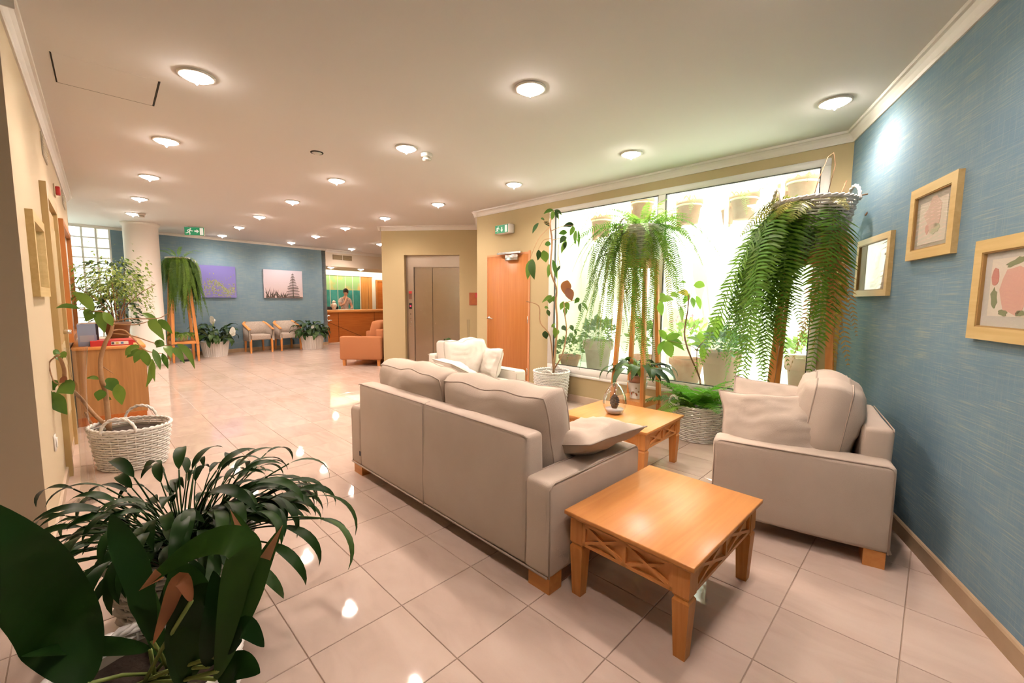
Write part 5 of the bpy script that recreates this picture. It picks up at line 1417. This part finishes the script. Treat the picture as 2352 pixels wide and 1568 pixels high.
# moss fern on the corner stand's shelf
mf = thing('potted_fern', 'small mossy fern in a brown pot on the lower shelf of the corner stand', 'fern', (SB[0], SB[1], .415))
MB().lathe([(.09, 0), (.12, .13), (.13, .13), (.13, .155), (.11, .155)], 20).build('pot', mat('brown_pot', (.16, .06, .03), .5), mf, True)
fm2 = [frond(.17, 1.1, .25, 16, .03, .006, seed=40 + i, m=L_FERN) for i in range(3)]
fern(mf, fm2, [(60, [0, 1, 2], 0, 360, .7, 1.15)], .15, .09, 6)

# fern C (far stand): dense curtain
fc = thing('potted_fern', 'dense hanging fern on the stand beside the round column', 'fern', (SC[0], SC[1], 1.94))
MB().lathe([(.16, 0), (.20, .22), (.215, .22), (.215, .25), (.18, .25)], 22).build('pot', M_WICKER_Y, fc, True)
fC = [frond(1.50, .95, .15, 50, .065, .014, seed=51, m=L_FERN_D), frond(1.2, .95, .14, 42, .07, .014, seed=52, m=L_FERN_D), frond(.8, 1.1, .15, 32, .065, .012, seed=53, m=L_FERN), frond(.6, 1.4, .7, 26, .05, .010, seed=54, m=L_FERN_L)]
fern(fc, fC, [(100, [0, 1], -75, 85, .62, 1.0), (40, [1, 2], 110, 300, .4, .8), (22, [2], 0, 360, .7, 1.0), (6, [3], 0, 360, .6, .9)], .23, .17, 9, .45)
t = thing('potted_fern', 'small fern in a white pot on the lower shelf of the stand by the column', 'fern', (SC[0], SC[1], .436))
MB().lathe([(.08, 0), (.11, .14), (.12, .15)], 16).build('pot', M_WHITE, t, True)
fern(t, [frond(.34, .9, .2, 20, .05, .010, seed=58, m=L_FERN)], [(26, [0], 0, 360, .7, 1.1)], .14, .07, 10)
t = thing('waste_bin', 'grey metal bin on the floor under the stand by the column', 'bin', (SC[0] + .02, SC[1] + .02, 0))
MB().lathe([(.10, 0), (.115, .26), (.12, .265), (.11, .265), (.10, .02)], 20, cap1=False).build('body', M_CHROME, t, True); MB().lathe([(.103, 0), (.103, .02)], 20).build('base_ring', M_BLACK, t, True)

# fern D with umbrella plant in the floor basket
fd = thing('potted_fern', 'bright fern and young umbrella plant in a white basket on the floor by the window', 'fern', (1.87, 4.20, 0))
wicker(fd, .21, .27, .345, rows=18, stakes=26, ha=R(190), hh=.10, hr=.085)
fD = [frond(.52, 1.2, .75, 26, .115, .010, seed=61, m=L_FERN_L, segs=3, droop=.35), frond(.46, 1.35, .8, 24, .105, .010, seed=62, m=L_FERN_L, segs=3), frond(.58, 1.0, .6, 28, .105, .010, seed=63, m=L_FERN, segs=3)]
fern(fd, fD, [(17, [0, 1, 2], 140, 345, .85, 1.2), (6, [1], 0, 360, .7, .9), (3, [1], -20, 120, .45, .6)], .30, .16, 12)

# ------------------------------------------------------------------ single leaves placed one by one
def leaf_obj(parent, pts, hw, m, rr, fold=.2, name='leaf', org=(0, 0, 0), sag=.12, face=.62, ro=.45):
    P = [Vector(p) - Vector(org) for p in pts]
    if len(P) == 2:
        a_, b_ = P; d = b_ - a_; n = 7; L_ = d.length
        side = d.cross(Vector((0, 0, 1)))
        bow = Vector((0, 0, 1)) * (L_ * sag * (1 if abs(d.z) < L_ * .8 else .2)) + Vector((rr.uniform(-1, 1), rr.uniform(-1, 1), 0)) * L_ * .06
        P = [a_ + d * (i / (n - 1)) + bow * math.sin(math.pi * i / (n - 1)) for i in range(n)]
    else:
        Q = []
        for i in range(len(P) - 1):
            p0 = P[max(0, i - 1)]; p1 = P[i]; p2 = P[i + 1]; p3 = P[min(len(P) - 1, i + 2)]
            for k in range(8):
                u = k / 8; Q.append(.5 * ((2 * p1) + (p2 - p0) * u + (2 * p0 - 5 * p1 + 4 * p2 - p3) * u * u + (3 * p1 - p0 - 3 * p2 + p3) * u ** 3))
        P = Q + [P[-1]]
    mid = P[len(P) // 2] + Vector(org)
    view = (Vector((0, 0, CAM_H)) - mid).normalized()
    up = view * face + Vector((0, 0, 1)) * (1 - face) * .8 + Vector((rr.uniform(-ro, ro), rr.uniform(-ro, ro), rr.uniform(-ro, ro) * .7))
    mb = MB(); mb.blade(P, hw, up, fold, shape=lambda u: max(.03, math.sin(math.pi * min(.995, u * .97 + .02) ** .82)) ** .95)
    return mb.build(name, m, parent, True)
def stems(parent, S, m, org, name='stem'):
    for pts, r_, _ in S:
        P = [Vector(p) - Vector(org) for p in pts]; Q = []
        for i in range(len(P) - 1):
            p0 = P[max(0, i - 1)]; p1 = P[i]; p2 = P[i + 1]; p3 = P[min(len(P) - 1, i + 2)]
            for k in range(4):
                u = k / 4; Q.append(.5 * ((2 * p1) + (p2 - p0) * u + (2 * p0 - 5 * p1 + 4 * p2 - p3) * u * u + (3 * p1 - p0 - 3 * p2 + p3) * u ** 3))
        Q.append(P[-1])
        MB().tube(Q, max(.0025, r_ * .92), 7, taper=.6).build('trunk' if r_ > .008 else 'stem', m, parent, True)
rr = random.Random(77)
tp = thing('umbrella_tree', 'tall thin umbrella tree in a white basket between door and window', 'potted tree', (.53, 5.66, 0))
wicker(tp, .20, .235, .42, rows=20, stakes=28, ha=R(250), hh=.05, hr=.07)
for pts, hw, k in TALL_LEAVES: leaf_obj(tp, pts, hw * 1.2, L_BROWN if k == 1 else L_DARK if rr.random() < .45 else L_MID, rr, org=(.53, 5.66, 0), face=.75, ro=.35)
stems(tp, TALL_STEMS, M_BARK, (.53, 5.66, 0))
for pts, hw, k in UMB_LEAVES: leaf_obj(fd, pts, hw * 1.15, L_YEL if k == 2 else L_LIGHT, rr, org=(1.87, 4.20, 0))
stems(fd, UMB_STEMS, M_BARK_D, (1.87, 4.20, 0))
TRO = (-3.10, 3.40, 0)
tt = thing('potted_tree', 'branching potted tree with drooping leaves in an oval white basket', 'potted tree', TRO)
wicker(tt, .225, .275, .33, rows=17, stakes=30, sy=.82, ha=R(290), hh=.115, hr=.11)
for pts, hw, k in TREE_LEAVES: leaf_obj(tt, pts, hw * 1.2, L_BROWN if k == 1 else L_MID, rr, org=TRO, face=.8, ro=.35)
stems(tt, TREE_STEMS, M_BARK, TRO)

# variegated fig on the cabinet
d = (L1 - L0).normalized(); n_ = Vector((-d.y, d.x)); p = L0 + d * (cs0 + 1.10) - n_ * .40
fg = thing('weeping_fig', 'variegated weeping fig in a pot on the cabinet', 'potted tree', (p.x, p.y, .835))
MB().lathe([(.10, 0), (.13, .18), (.14, .18), (.14, .21), (.12, .21)], 20).build('pot', mat('brown_pot2', (.22, .12, .07), .5), fg, True)
MB().lathe([(.12, .17), (.01, .19)], 16).build('soil', M_SOIL, fg, True)
rr2 = random.Random(14); tips = []
for k in range(5):
    a_ = k * 1.256 + .4; q = .05
    path = [(q * math.cos(a_), q * math.sin(a_), .18)]; x, y, z = path[0]
    for i in range(6):
        x += math.cos(a_) * .045 * (i * .55); y += math.sin(a_) * .045 * (i * .55); z += .085; path.append((x, y, z))
    MB().tube(path, .009, 6, taper=.4).build('trunk', M_BARK_D, fg, True); tips.append(path)
mbl = MB(); mbd = MB()
for k in range(1500):
    a_ = rr2.uniform(0, 6.283); u = rr2.random(); rad = .37 * math.sqrt(u) ; z = .62 + rr2.gauss(.06, .15) - .5 * max(0, rad - .24)
    if z < .30: continue
    c_ = Vector((rad * math.cos(a_), rad * math.sin(a_), z)); dv_ = Vector((math.cos(a_) * .6 + rr2.uniform(-.5, .5), math.sin(a_) * .6 + rr2.uniform(-.5, .5), rr2.uniform(-.9, .1))).normalized()
    l = rr2.uniform(.035, .055)
    (mbl if rr2.random() < .8 else mbd).blade([c_, c_ + dv_ * l * .5 + Vector((0, 0, .004)), c_ + dv_ * l], l * .26, (rr2.uniform(-.5, .5), rr2.uniform(-.5, .5), 1), .2)
o = mbl.build('foliage', L_VARIEG, fg); o['kind'] = 'stuff'
o = mbd.build('foliage', L_MID, fg); o['kind'] = 'stuff'
# darker fig behind it
p2 = L0 + d * (cs0 + 1.62) - n_ * .42
fg2 = thing('weeping_fig', 'dark leaved weeping fig on the floor past the cabinet against the glass blocks', 'potted tree', (p2.x, p2.y, 0))
MB().lathe([(.14, 0), (.18, .28), (.19, .28), (.19, .31), (.16, .31)], 20).build('pot', M_TERRA, fg2, True)
for k in range(3): MB().tube([(.02 * k - .02, .02, .28), (.05 * k - .05, .03, .8), (.09 * k - .09, .02, 1.25), (.13 * k - .12, 0, 1.7)], .014, 6, taper=.4).build('trunk', M_BARK_D, fg2, True)
mbd = MB()
for k in range(420):
    a_ = rr2.uniform(0, 6.283); rad = .27 * math.sqrt(rr2.random()); z = rr2.uniform(1.0, 1.85)
    c_ = Vector((rad * math.cos(a_), rad * math.sin(a_), z)); dv_ = Vector((math.cos(a_) + rr2.uniform(-.5, .5), math.sin(a_) + rr2.uniform(-.5, .5), rr2.uniform(-1.2, 0))).normalized(); l = rr2.uniform(.06, .09)
    mbd.blade([c_, c_ + dv_ * l * .5, c_ + dv_ * l], l * .28, (rr2.uniform(-.5, .5), rr2.uniform(-.5, .5), 1), .2)
o = mbd.build('foliage', L_DARK, fg2); o['kind'] = 'stuff'

# ------------------------------------------------------------------ peace lilies
def lily_leaf(L_, th, bl, hw, seed, m, droop=2.4):
    """petiole rising then a lance blade bending over, along +X"""
    mb = MB(); p = Vector((0, 0, 0)); a_ = th; pet = [p.copy()]
    for i in range(6):
        p = p + Vector((math.cos(a_), 0, math.sin(a_))) * (L_ / 6); a_ -= .10; pet.append(p.copy())
    mb.tube(pet, .0032, 5)
    B = [p.copy()]
    for i in range(9):
        a_ -= droop / 9 * (.5 + i / 9); p = p + Vector((math.cos(a_), 0, math.sin(a_))) * (bl / 9); B.append(p.copy())
    mb.blade(B, hw, (0, 0, 1) if abs(a_) < 1.2 else (.4, 0, 1), .22, shape=lambda u: max(.02, math.sin(math.pi * u ** .85)) ** .9 if u < 1 else .02)
    return mb.mesh('leaf', m, True)
def lily_flower(h, seed):
    mb = MB(); rr_ = random.Random(seed); lean = rr_.uniform(.1, .35)
    return h, lean
def peace_lily(t, z, r0, cnt, kinds, seed, k0=.8, k1=1.15, a0_=0, a1_=360):
    rr_ = random.Random(seed)
    for i in range(cnt):
        a_ = R(a0_ + (a1_ - a0_) * (i + rr_.random()) / cnt); q = r0 * rr_.random()
        for k in range(5):
            me = kinds[rr_.randrange(len(kinds))]; loc = (q * math.cos(a_), q * math.sin(a_), z); rot = (rr_.uniform(-.4, .4), rr_.uniform(-.16, .14), a_); sc = rr_.uniform(k0, k1) * (1 - .1 * k)
            if clear_of_walls(t, me, loc, rot, sc):
                inst(me, 'leaf', t, loc, rot, sc); break
def flower(t, base, tip, size, seed):
    rr_ = random.Random(seed); b = Vector(base); e = Vector(tip)
    mid = (b + e) / 2 + Vector((0, 0, .04))
    fl = MB().tube([b, mid, e], .003, 5).build('flower', M_STEM, t, True)
    mb = MB(); dr_ = Vector((rr_.uniform(-.5, .5), rr_.uniform(-.5, .5), 1)).normalized()
    mb.blade([e + dr_ * size * k / 6 for k in range(7)], size * .36, (.57 + rr_.uniform(-.4, .4), -.82, .3), .35); mb.build('petal', L_PETAL, fl, True)
LK = [lily_leaf(.30, 1.25, .26, .045, 1, L_DARK), lily_leaf(.26, 1.0, .28, .05, 2, L_DARK), lily_leaf(.22, .8, .26, .042, 3, L_DARK), lily_leaf(.34, 1.4, .24, .045, 4, L_DARK, 1.7)]
def far_basket(t, rb, rt, h):
    """fluted white planter basket"""
    mb = MB(); n = 36
    v = []; f = []
    zs = [0, h * .3, h * .7, h]
    for z in zs:
        for i in range(n * 2):
            a_ = math.pi * i / n; r_ = (rb + (rt - rb) * z / h) * (1 + (.018 if i % 2 else -.018)); v.append((r_ * math.cos(a_), r_ * math.sin(a_), z))
    m2 = n * 2
    for j in range(3):
        for i in range(m2): k = (i + 1) % m2; f.append((j * m2 + i, j * m2 + k, (j + 1) * m2 + k, (j + 1) * m2 + i))
    f.append(tuple(range(m2 - 1, -1, -1))); mb.add(v, f); mb.build('basket', M_WICKER, t)
    MB().tube([(rt * math.cos(math.pi * i / 18), rt * math.sin(math.pi * i / 18), h) for i in range(36)], .014, 6, True).build('rim', M_WICKER, t, True)
    MB().lathe([(rt * .95, h * .88), (.02, h * .92)], 20).build('soil', M_SOIL, t, True)
l1 = thing('peace_lily', 'flowering peace lily in a white basket left of the tub chairs', 'potted plant', (-6.93, 9.93, 0))
far_basket(l1, .23, .28, .34); peace_lily(l1, .30, .12, 74, LK, 3, .85, 1.2)
fwd = -FN
for k in range(16):
    a_ = k * 2.1; x = .32 * math.cos(a_) + .05; y = .30 * math.sin(a_) - .1
    flower(l1, (0, 0, .32), (x * 1.35, y * 1.35, .72 + .12 * ((k * 7) % 5) / 5 - .24 * (k % 3 == 0)), .12, k)
l2 = thing('peace_lily', 'peace lily with one white bloom in a basket by the reception desk', 'potted plant', (-5.42, 11.55, 0))
far_basket(l2, .24, .30, .36); peace_lily(l2, .32, .12, 84, LK, 4, .9, 1.25); flower(l2, (0, 0, .35), (.14, -.30, .56), .11, 2)
l3 = thing('peace_lily', 'dark leafy plant in front of the lift behind the cream armchair', 'potted plant', (-.95, 7.45, 0))
far_basket(l3, .20, .24, .32); peace_lily(l3, .28, .1, 46, LK, 5, .8, 1.05)

# leafy plant in the floral pot on the centre stand's shelf
sp_ = thing('potted_plant', 'dark leafy plant in a white floral pot on the shelf of the centre stand', 'potted plant', (SA[0] + .01, SA[1] - .02, .309))
MB().lathe([(.075, 0), (.080, .012), (.072, .025), (.095, .12), (.105, .175), (.108, .18), (.098, .18), (.09, .15)], 26, cap1=False).build('pot', mat('white_porcelain', (.85, .84, .80), .15), sp_, True)
mb = MB(); rf = random.Random(6)
for k in range(26):
    a_ = rf.uniform(0, 6.28); z = rf.uniform(.05, .14); r_ = .0755 + (z - .025) * .245 + .0015
    M = T(r_ * math.cos(a_), r_ * math.sin(a_), z) @ RZ(a_) @ RY(math.pi / 2)
    mb.lathe([(.011 * rf.uniform(.6, 1.1), 0), (.004, .001)], 6, M)
o = mb.build('painted_flowers', mat('paint_flower_red', (.45, .10, .06), .4, var=(40, (.15, .22, .08), .9)), sp_); o['kind'] = 'stuff'
MB().lathe([(.085, .16), (.092, .24), (.085, .25)], 20).build('inner_pot', M_TERRA, sp_, True)
LS = [lily_leaf(.16, 1.1, .26, .030, 11, L_DARK, 2.2), lily_leaf(.20, .9, .30, .032, 12, L_DARK, 1.8), lily_leaf(.12, 1.3, .24, .028, 13, L_MID, 2.6)]
peace_lily(sp_, .24, .06, 40, LS, 8, .85, 1.2)

# ------------------------------------------------------------------ foreground plants
pb_ = thing('peace_lily', 'trailing dark leafed peace lily in a white basket at the bottom edge', 'potted plant', (-1.38, 1.72, 0))
wicker(pb_, .20, .25, .36, rows=17, stakes=24, handles=0)
LF = [lily_leaf(.28, 1.3, .22, .023, 21, L_SHADE, 1.7), lily_leaf(.36, 1.05, .22, .021, 22, L_SHADE, 1.9), lily_leaf(.24, 1.0, .24, .025, 23, L_DARK, 1.5), lily_leaf(.32, 1.4, .20, .024, 24, L_SHADE, 1.5), lily_leaf(.44, .95, .22, .020, 25, L_SHADE, 2.0)]
peace_lily(pb_, .30, .15, 105, LF, 31, .75, 1.05); peace_lily(pb_, .30, .12, 36, [LF[1], LF[4], LF[2]], 32, .9, 1.2, -75, 30)
LH = [lily_leaf(.30, .75, .24, .022, 27, L_SHADE, 1.9), lily_leaf(.38, .6, .24, .020, 28, L_SHADE, 1.8), lily_leaf(.50, .55, .22, .019, 29, L_DARK, 1.8)]
peace_lily(pb_, .33, .16, 30, LH, 33, .8, 1.25, -110, 60); peace_lily(pb_, .33, .16, 14, LH, 34, .7, 1.0, 150, 250)
pa_ = thing('cast_iron_plant', 'broad leafed plant with brown tips close to the camera in a white basket', 'potted plant', (-1.02, 1.10, 0))
wicker(pa_, .18, .225, .33, rows=16, stakes=24, handles=0)
for pts, hw, k in BIG_LEAVES:
    pts = list(pts); base = Vector((-1.02, 1.10, .28)) + Vector((rr.uniform(-.06, .06), rr.uniform(-.06, .06), 0))
    if k == 1: leaf_obj(pa_, pts, hw, L_BROWN, rr, org=(-1.02, 1.10, 0), face=.8, ro=.1)
    else:
        o = leaf_obj(pa_, pts, hw, L_TIP if k == 3 else L_SHADE, rr, org=(-1.02, 1.10, 0), face=.8, ro=.12)
        if k == 3:
            P = [Vector(q) for q in pts]; e = P[-1]; s_ = P[-2] + (P[-1] - P[-2]) * .25
            tipb = MB(); dv_ = e - s_; q0 = s_ - Vector((-1.02, 1.10, 0)); vw = (Vector((0, 0, CAM_H)) - e).normalized() * .004
            tipb.blade([q0 + vw + dv_ * (i / 5) * 1.04 for i in range(6)], hw * .45, (Vector((0, 0, CAM_H)) - e), .1, shape=lambda u: max(.02, (1 - u) * .9 + .02)); tipb.build('dry_tip', leafmat('dry_leaf_tip', (.42, .17, .08), (.55, .27, .14), .3, .5), o, True)
    a_ = Vector(pts[0]); 
    if (a_ - base).length > .05: MB().tube([base - Vector((-1.02, 1.10, 0)), (base + a_) / 2 - Vector((-1.02, 1.10, 0)) + Vector((0, 0, .01)), a_ - Vector((-1.02, 1.10, 0))], .005, 6).build('stalk', M_STEM, pa_, True)

# ------------------------------------------------------------------ courtyard pots
def yard_pt(s, off, z): 
    q = D0 + dv * s + Vector((S2, S2)) * off; return Vector((q.x, q.y, z))
def clay_pot(t, r, h, m=M_TERRA):
    MB().lathe([(r * .66, 0), (r * .86, h * .72), (r * .95, h * .72), (r, h * .76), (r, h), (r * .9, h), (r * .86, h * .85)], 26, cap1=False).build('pot', m, t, True)
    MB().lathe([(r * .88, h * .86), (.01, h * .9)], 16).build('soil', M_SOIL, t, True)
strapm = mat('cream_metal_strap', (.80, .78, .62), .5)
HANG = [(1.95, 'leftmost terracotta pot hanging on the courtyard wall'), (2.575, 'second terracotta pot from the left on the courtyard wall'), (3.20, 'terracotta pot hanging right of the window mullion'), (3.81, 'second terracotta pot from the right on the courtyard wall'), (4.36, 'rightmost terracotta pot hanging on the courtyard wall')]
wisps = [frond(.55, .9, .28, 22, .07, .004, seed=81, m=L_FERN), frond(.45, 1.2, .28, 20, .06, .004, seed=82, m=L_FERN_L)]
for i, (s_, lab) in enumerate(HANG):
    z_ = (2.27, 2.42, 2.30, 2.28, 2.36)[i]
    off = .66
    t = thing('hanging_pot', lab, 'plant pot', yard_pt(s_, off, z_), wang, 'pots hanging on the courtyard wall')
    clay_pot(t, .155, .31)
    MB().lathe([(.142, .20), (.145, .20), (.145, .225), (.142, .225)], 26, cap0=False, cap1=False).build('holder_ring', strapm, t, True)
    MB().box((-.19, .10, -.05), (-.16, .59, -.02)).build('bracket', strapm, t); MB().box((-.195, -.02, -.05), (-.155, .01, .52)).build('strap', strapm, t); MB().box((-.19, 0, .205), (-.13, .02, .225)).build('clip', strapm, t)
    MB().box((-.19, -.02, .49), (-.16, .585, .52)).build('bracket', strapm, t)
    fern(t, wisps, [(9, [0, 1], 0, 360, .7, 1.1)], .28, .06, 90 + i, 1.0, False)
    for k in range(2): MB().lathe([(.05, 0), (.075, .15), (.08, .15), (.08, .19)], 14, T(-.20 - .03 * k, .12 + .2 * k, -.02 + .16 * k)).build('small_pot', M_TERRA, t, True)
def bush(t, z, rx, rz, cnt, m, seed, ls=(.05, .09), name='foliage'):
    r_ = random.Random(seed); mb = MB()
    for k in range(cnt):
        a_ = r_.uniform(0, 6.28); e = r_.uniform(-.4, 1.4); q = r_.uniform(.6, 1)
        c_ = Vector((rx * q * math.cos(a_) * math.cos(e), rx * q * math.sin(a_) * math.cos(e), z + rz * q * math.sin(e)))
        d_ = (c_ - Vector((0, 0, z - rz * .4))).normalized() + Vector((r_.uniform(-.6, .6), r_.uniform(-.6, .6), r_.uniform(-.6, .3))); l = r_.uniform(*ls)
        mb.blade([c_, c_ + d_ * l * .5, c_ + d_ * l], l * .36, (r_.uniform(-1, 1), r_.uniform(-1, 1), 1), .2)
    o = mb.build(name, m, t); o['kind'] = 'stuff'; return o
GZ = .335
g1 = thing('garden_pot', 'grey clay pot with shaggy plants at the left end of the courtyard', 'plant pot', yard_pt(2.02, .55, GZ), wang); clay_pot(g1, .215, .46, mat('grey_clay', (.36, .26, .21), .85, var=(6, (.46, .36, .30), .8)))
bush(g1, .55, .24, .20, 240, L_MID, 1); inst(wisps[0], 'frond', g1, (0, 0, .45), (0, 0, 1), 1.2)
for k in range(14): inst(wisps[k % 2], 'frond', g1, (0, 0, .45), (0, 0, k * .45), .9)
g2 = thing('garden_pot', 'low clay trough of white flowers beside the grey courtyard pot', 'plant pot', yard_pt(1.52, .55, GZ), wang); clay_pot(g2, .17, .20); bush(g2, .30, .24, .16, 150, L_MID, 2); bush(g2, .34, .26, .14, 40, L_PETAL, 3, (.03, .05), 'blossom')
g3 = thing('garden_pot', 'clay pot of pink geraniums in the middle of the courtyard', 'plant pot', yard_pt(3.20, .80, GZ), wang); clay_pot(g3, .22, .30); bush(g3, .52, .26, .26, 170, L_LIGHT, 4); bush(g3, .62, .27, .26, 70, L_PINK, 5, (.03, .05), 'blossom')
g4 = thing('garden_pot', 'large terracotta pot of dark geranium leaves close to the window', 'plant pot', yard_pt(3.72, .46, GZ), wang); clay_pot(g4, .215, .46, mat('pale_terracotta', (.52, .30, .22), .85)); bush(g4, .52, .25, .17, 300, leafmat('geranium_leaf', (.05, .16, .07), (.14, .28, .12), .3), 6)
g5 = thing('garden_pot', 'terracotta pot behind the corner fern stand outside the window', 'plant pot', yard_pt(4.55, .44, GZ), wang); clay_pot(g5, .19, .48, MATS['pale_terracotta']); bush(g5, .54, .2, .16, 160, L_LIGHT, 7)
g6 = thing('garden_pot', 'small pink flower pot left of the window mullion in the courtyard', 'plant pot', yard_pt(2.62, .80, GZ), wang); clay_pot(g6, .19, .28); bush(g6, .50, .24, .24, 170, L_FERN_D, 8); bush(g6, .6, .25, .24, 36, L_PINK, 9, (.03, .05), 'blossom')

# ------------------------------------------------------------------ receptionist
pp_ = rec(1.40, 1.47, 0)
per = thing('person', 'woman with dark tied up hair leaning her face on one hand behind the reception desk', 'person', pp_, ra + math.pi)   # faces the lobby (local -? +y)
def skin_mesh(name, joints, edges, m, parent, sub=2):
    me = bpy.data.meshes.new(name); me.from_pydata([j[0] for j in joints], edges, []); o = bpy.data.objects.new(name, me); COL.objects.link(o); o.parent = parent
    md = o.modifiers.new('skin', 'SKIN'); md.use_smooth_shade = True
    for i, j in enumerate(joints):
        me.skin_vertices[0].data[i].radius = (j[1], j[2] if len(j) > 2 else j[1])
    me.skin_vertices[0].data[0].use_root = True
    sb = o.modifiers.new('sub', 'SUBSURF'); sb.levels = sub; sb.render_levels = sub
    me.materials.append(m); return o
M_SKIN = mat('skin', (.62, .33, .21), .55)
# local frame: +y towards the lobby, +x to her left
J = [((0, 0, .92), .13, .10), ((0, .01, 1.08), .115, .09), ((0, .03, 1.25), .135, .095), ((0, .05, 1.37), .07, .06), ((0, .07, 1.43), .048), ((0, .09, 1.475), .05),       # pelvis .. neck
     ((.16, .04, 1.33), .055), ((.21, .10, 1.12), .042), ((.16, .26, 1.18), .034), ((.07, .24, 1.36), .026), ((.055, .22, 1.40), .028),                                  # her left arm, hand at face
     ((-.16, .04, 1.33), .055), ((-.22, .08, 1.10), .042), ((-.12, .27, 1.045), .034), ((-.05, .33, 1.035), .026), ((-.02, .36, 1.035), .028),                            # right arm on the desk shelf
     ((.09, 0, .86), .095), ((.10, .02, .47), .062), ((.10, 0, .09), .042), ((.10, .12, .045), .04), ((-.09, 0, .86), .095), ((-.10, .02, .47), .062), ((-.10, 0, .09), .042), ((-.10, .12, .045), .04)]
E_ = [(0, 1), (1, 2), (2, 3), (3, 4), (4, 5), (3, 6), (6, 7), (7, 8), (8, 9), (9, 10), (3, 11), (11, 12), (12, 13), (13, 14), (14, 15), (0, 16), (16, 17), (17, 18), (18, 19), (0, 20), (20, 21), (21, 22), (22, 23)]
def fingers(J, E_, base, wrist, side):
    b = Vector(J[base][0]); w = Vector(J[wrist][0]); f_ = (b - w).normalized(); s_ = f_.cross(Vector((0, 0, 1))).normalized() if abs(f_.z) < .9 else Vector((0, 1, 0))
    for k, (o_, l) in enumerate(((-.024, .060), (-.008, .070), (.008, .066), (.024, .052))):
        a_ = b + s_ * o_ + f_ * .02; m_ = a_ + f_ * l * .55; e_ = m_ + f_ * l * .35 + Vector((0, -.012, -.008))
        i = len(J); J += [(tuple(a_), .009), (tuple(m_), .0085), (tuple(e_), .0075)]; E_ += [(base, i), (i, i + 1), (i + 1, i + 2)]
    i = len(J); a_ = b - f_ * .015 + s_ * .03 * side; J += [(tuple(a_), .0105), (tuple(a_ + f_ * .04 + s_ * .015 * side), .009)]; E_ += [(base, i), (i, i + 1)]
fingers(J, E_, 10, 9, 1); fingers(J, E_, 15, 14, -1)
body = skin_mesh('body', J, E_, M_SKIN, per)
# head with nose, brow and ears, bowed to her left
hd_ = MB(); seg = 20
prof = [(.0, -.115), (.038, -.108), (.058, -.085), (.068, -.05), (.076, -.01), (.080, .03), (.078, .06), (.066, .09), (.040, .112), (.0, .12)]
hd_.lathe([(max(r_, .001), z_) for r_, z_ in prof], seg, sx=.92, sy=1.12)
hd_.lathe([(.011, -.012), (.012, 0), (.004, .034)], 6, T(0, .090, -.012))
for q in (-1, 1): hd_.lathe([(.008, -.02), (.018, 0), (.010, .024)], 6, T(q * .073, -.01, -.01))
HM = T(.0, .11, 1.565) @ RZ(R(-38)) @ RX(R(-20))
hd_.v = [tuple(HM @ Vector(v)) for v in hd_.v]
hd_o = hd_.build('head', M_SKIN, per, True)
fe = MB()
for q in (-1, 1): fe.lathe([(.010, -.003), (.012, 0), (.006, .004)], 8, HM @ T(q * .030, .084, .012) @ RX(math.pi / 2) @ Matrix.Diagonal((1, .5, 1, 1)))
fe.build('eyes', M_DARK, hd_o, True)
MB().tube([HM @ Vector((-.022, .083, -.06)), HM @ Vector((0, .088, -.062)), HM @ Vector((.022, .083, -.06))], .005, 6).build('lips', mat('lips', (.45, .12, .10), .5), hd_o, True)
hr_ = MB(); hr_.lathe([(.079, -.03), (.088, .02), (.086, .065), (.072, .10), (.04, .126), (.001, .132)], 20, sx=.96, sy=1.10, M=HM @ T(0, -.020, .004) @ RX(R(-18)))
hr_.lathe([(.001, -.05), (.035, -.035), (.048, 0), (.035, .035), (.001, .05)], 14, HM @ T(0, -.115, .045))
hr_.build('hair', mat('dark_hair', (.018, .010, .007), .5), per, True)
# blouse over trunk and upper sleeves, skirt below
Jb = [((0, 0, .90), .150, .118), ((0, .01, 1.08), .130, .105), ((0, .03, 1.25), .150, .110), ((0, .045, 1.365), .080, .072), ((.165, .04, 1.325), .066), ((.195, .075, 1.20), .056), ((-.165, .04, 1.325), .066), ((-.20, .065, 1.19), .056)]
bl = skin_mesh('blouse', Jb, [(0, 1), (1, 2), (2, 3), (3, 4), (4, 5), (3, 6), (6, 7)], mat('patterned_blouse', (.78, .66, .58), .8, var=(26, (.30, .16, .10), .75)), per)
sk = MB().lathe([(.21, .48), (.20, .6), (.175, .80), (.15, .95)], 24, sy=.8).build('skirt', mat('dark_skirt', (.03, .03, .04), .8), per, True)
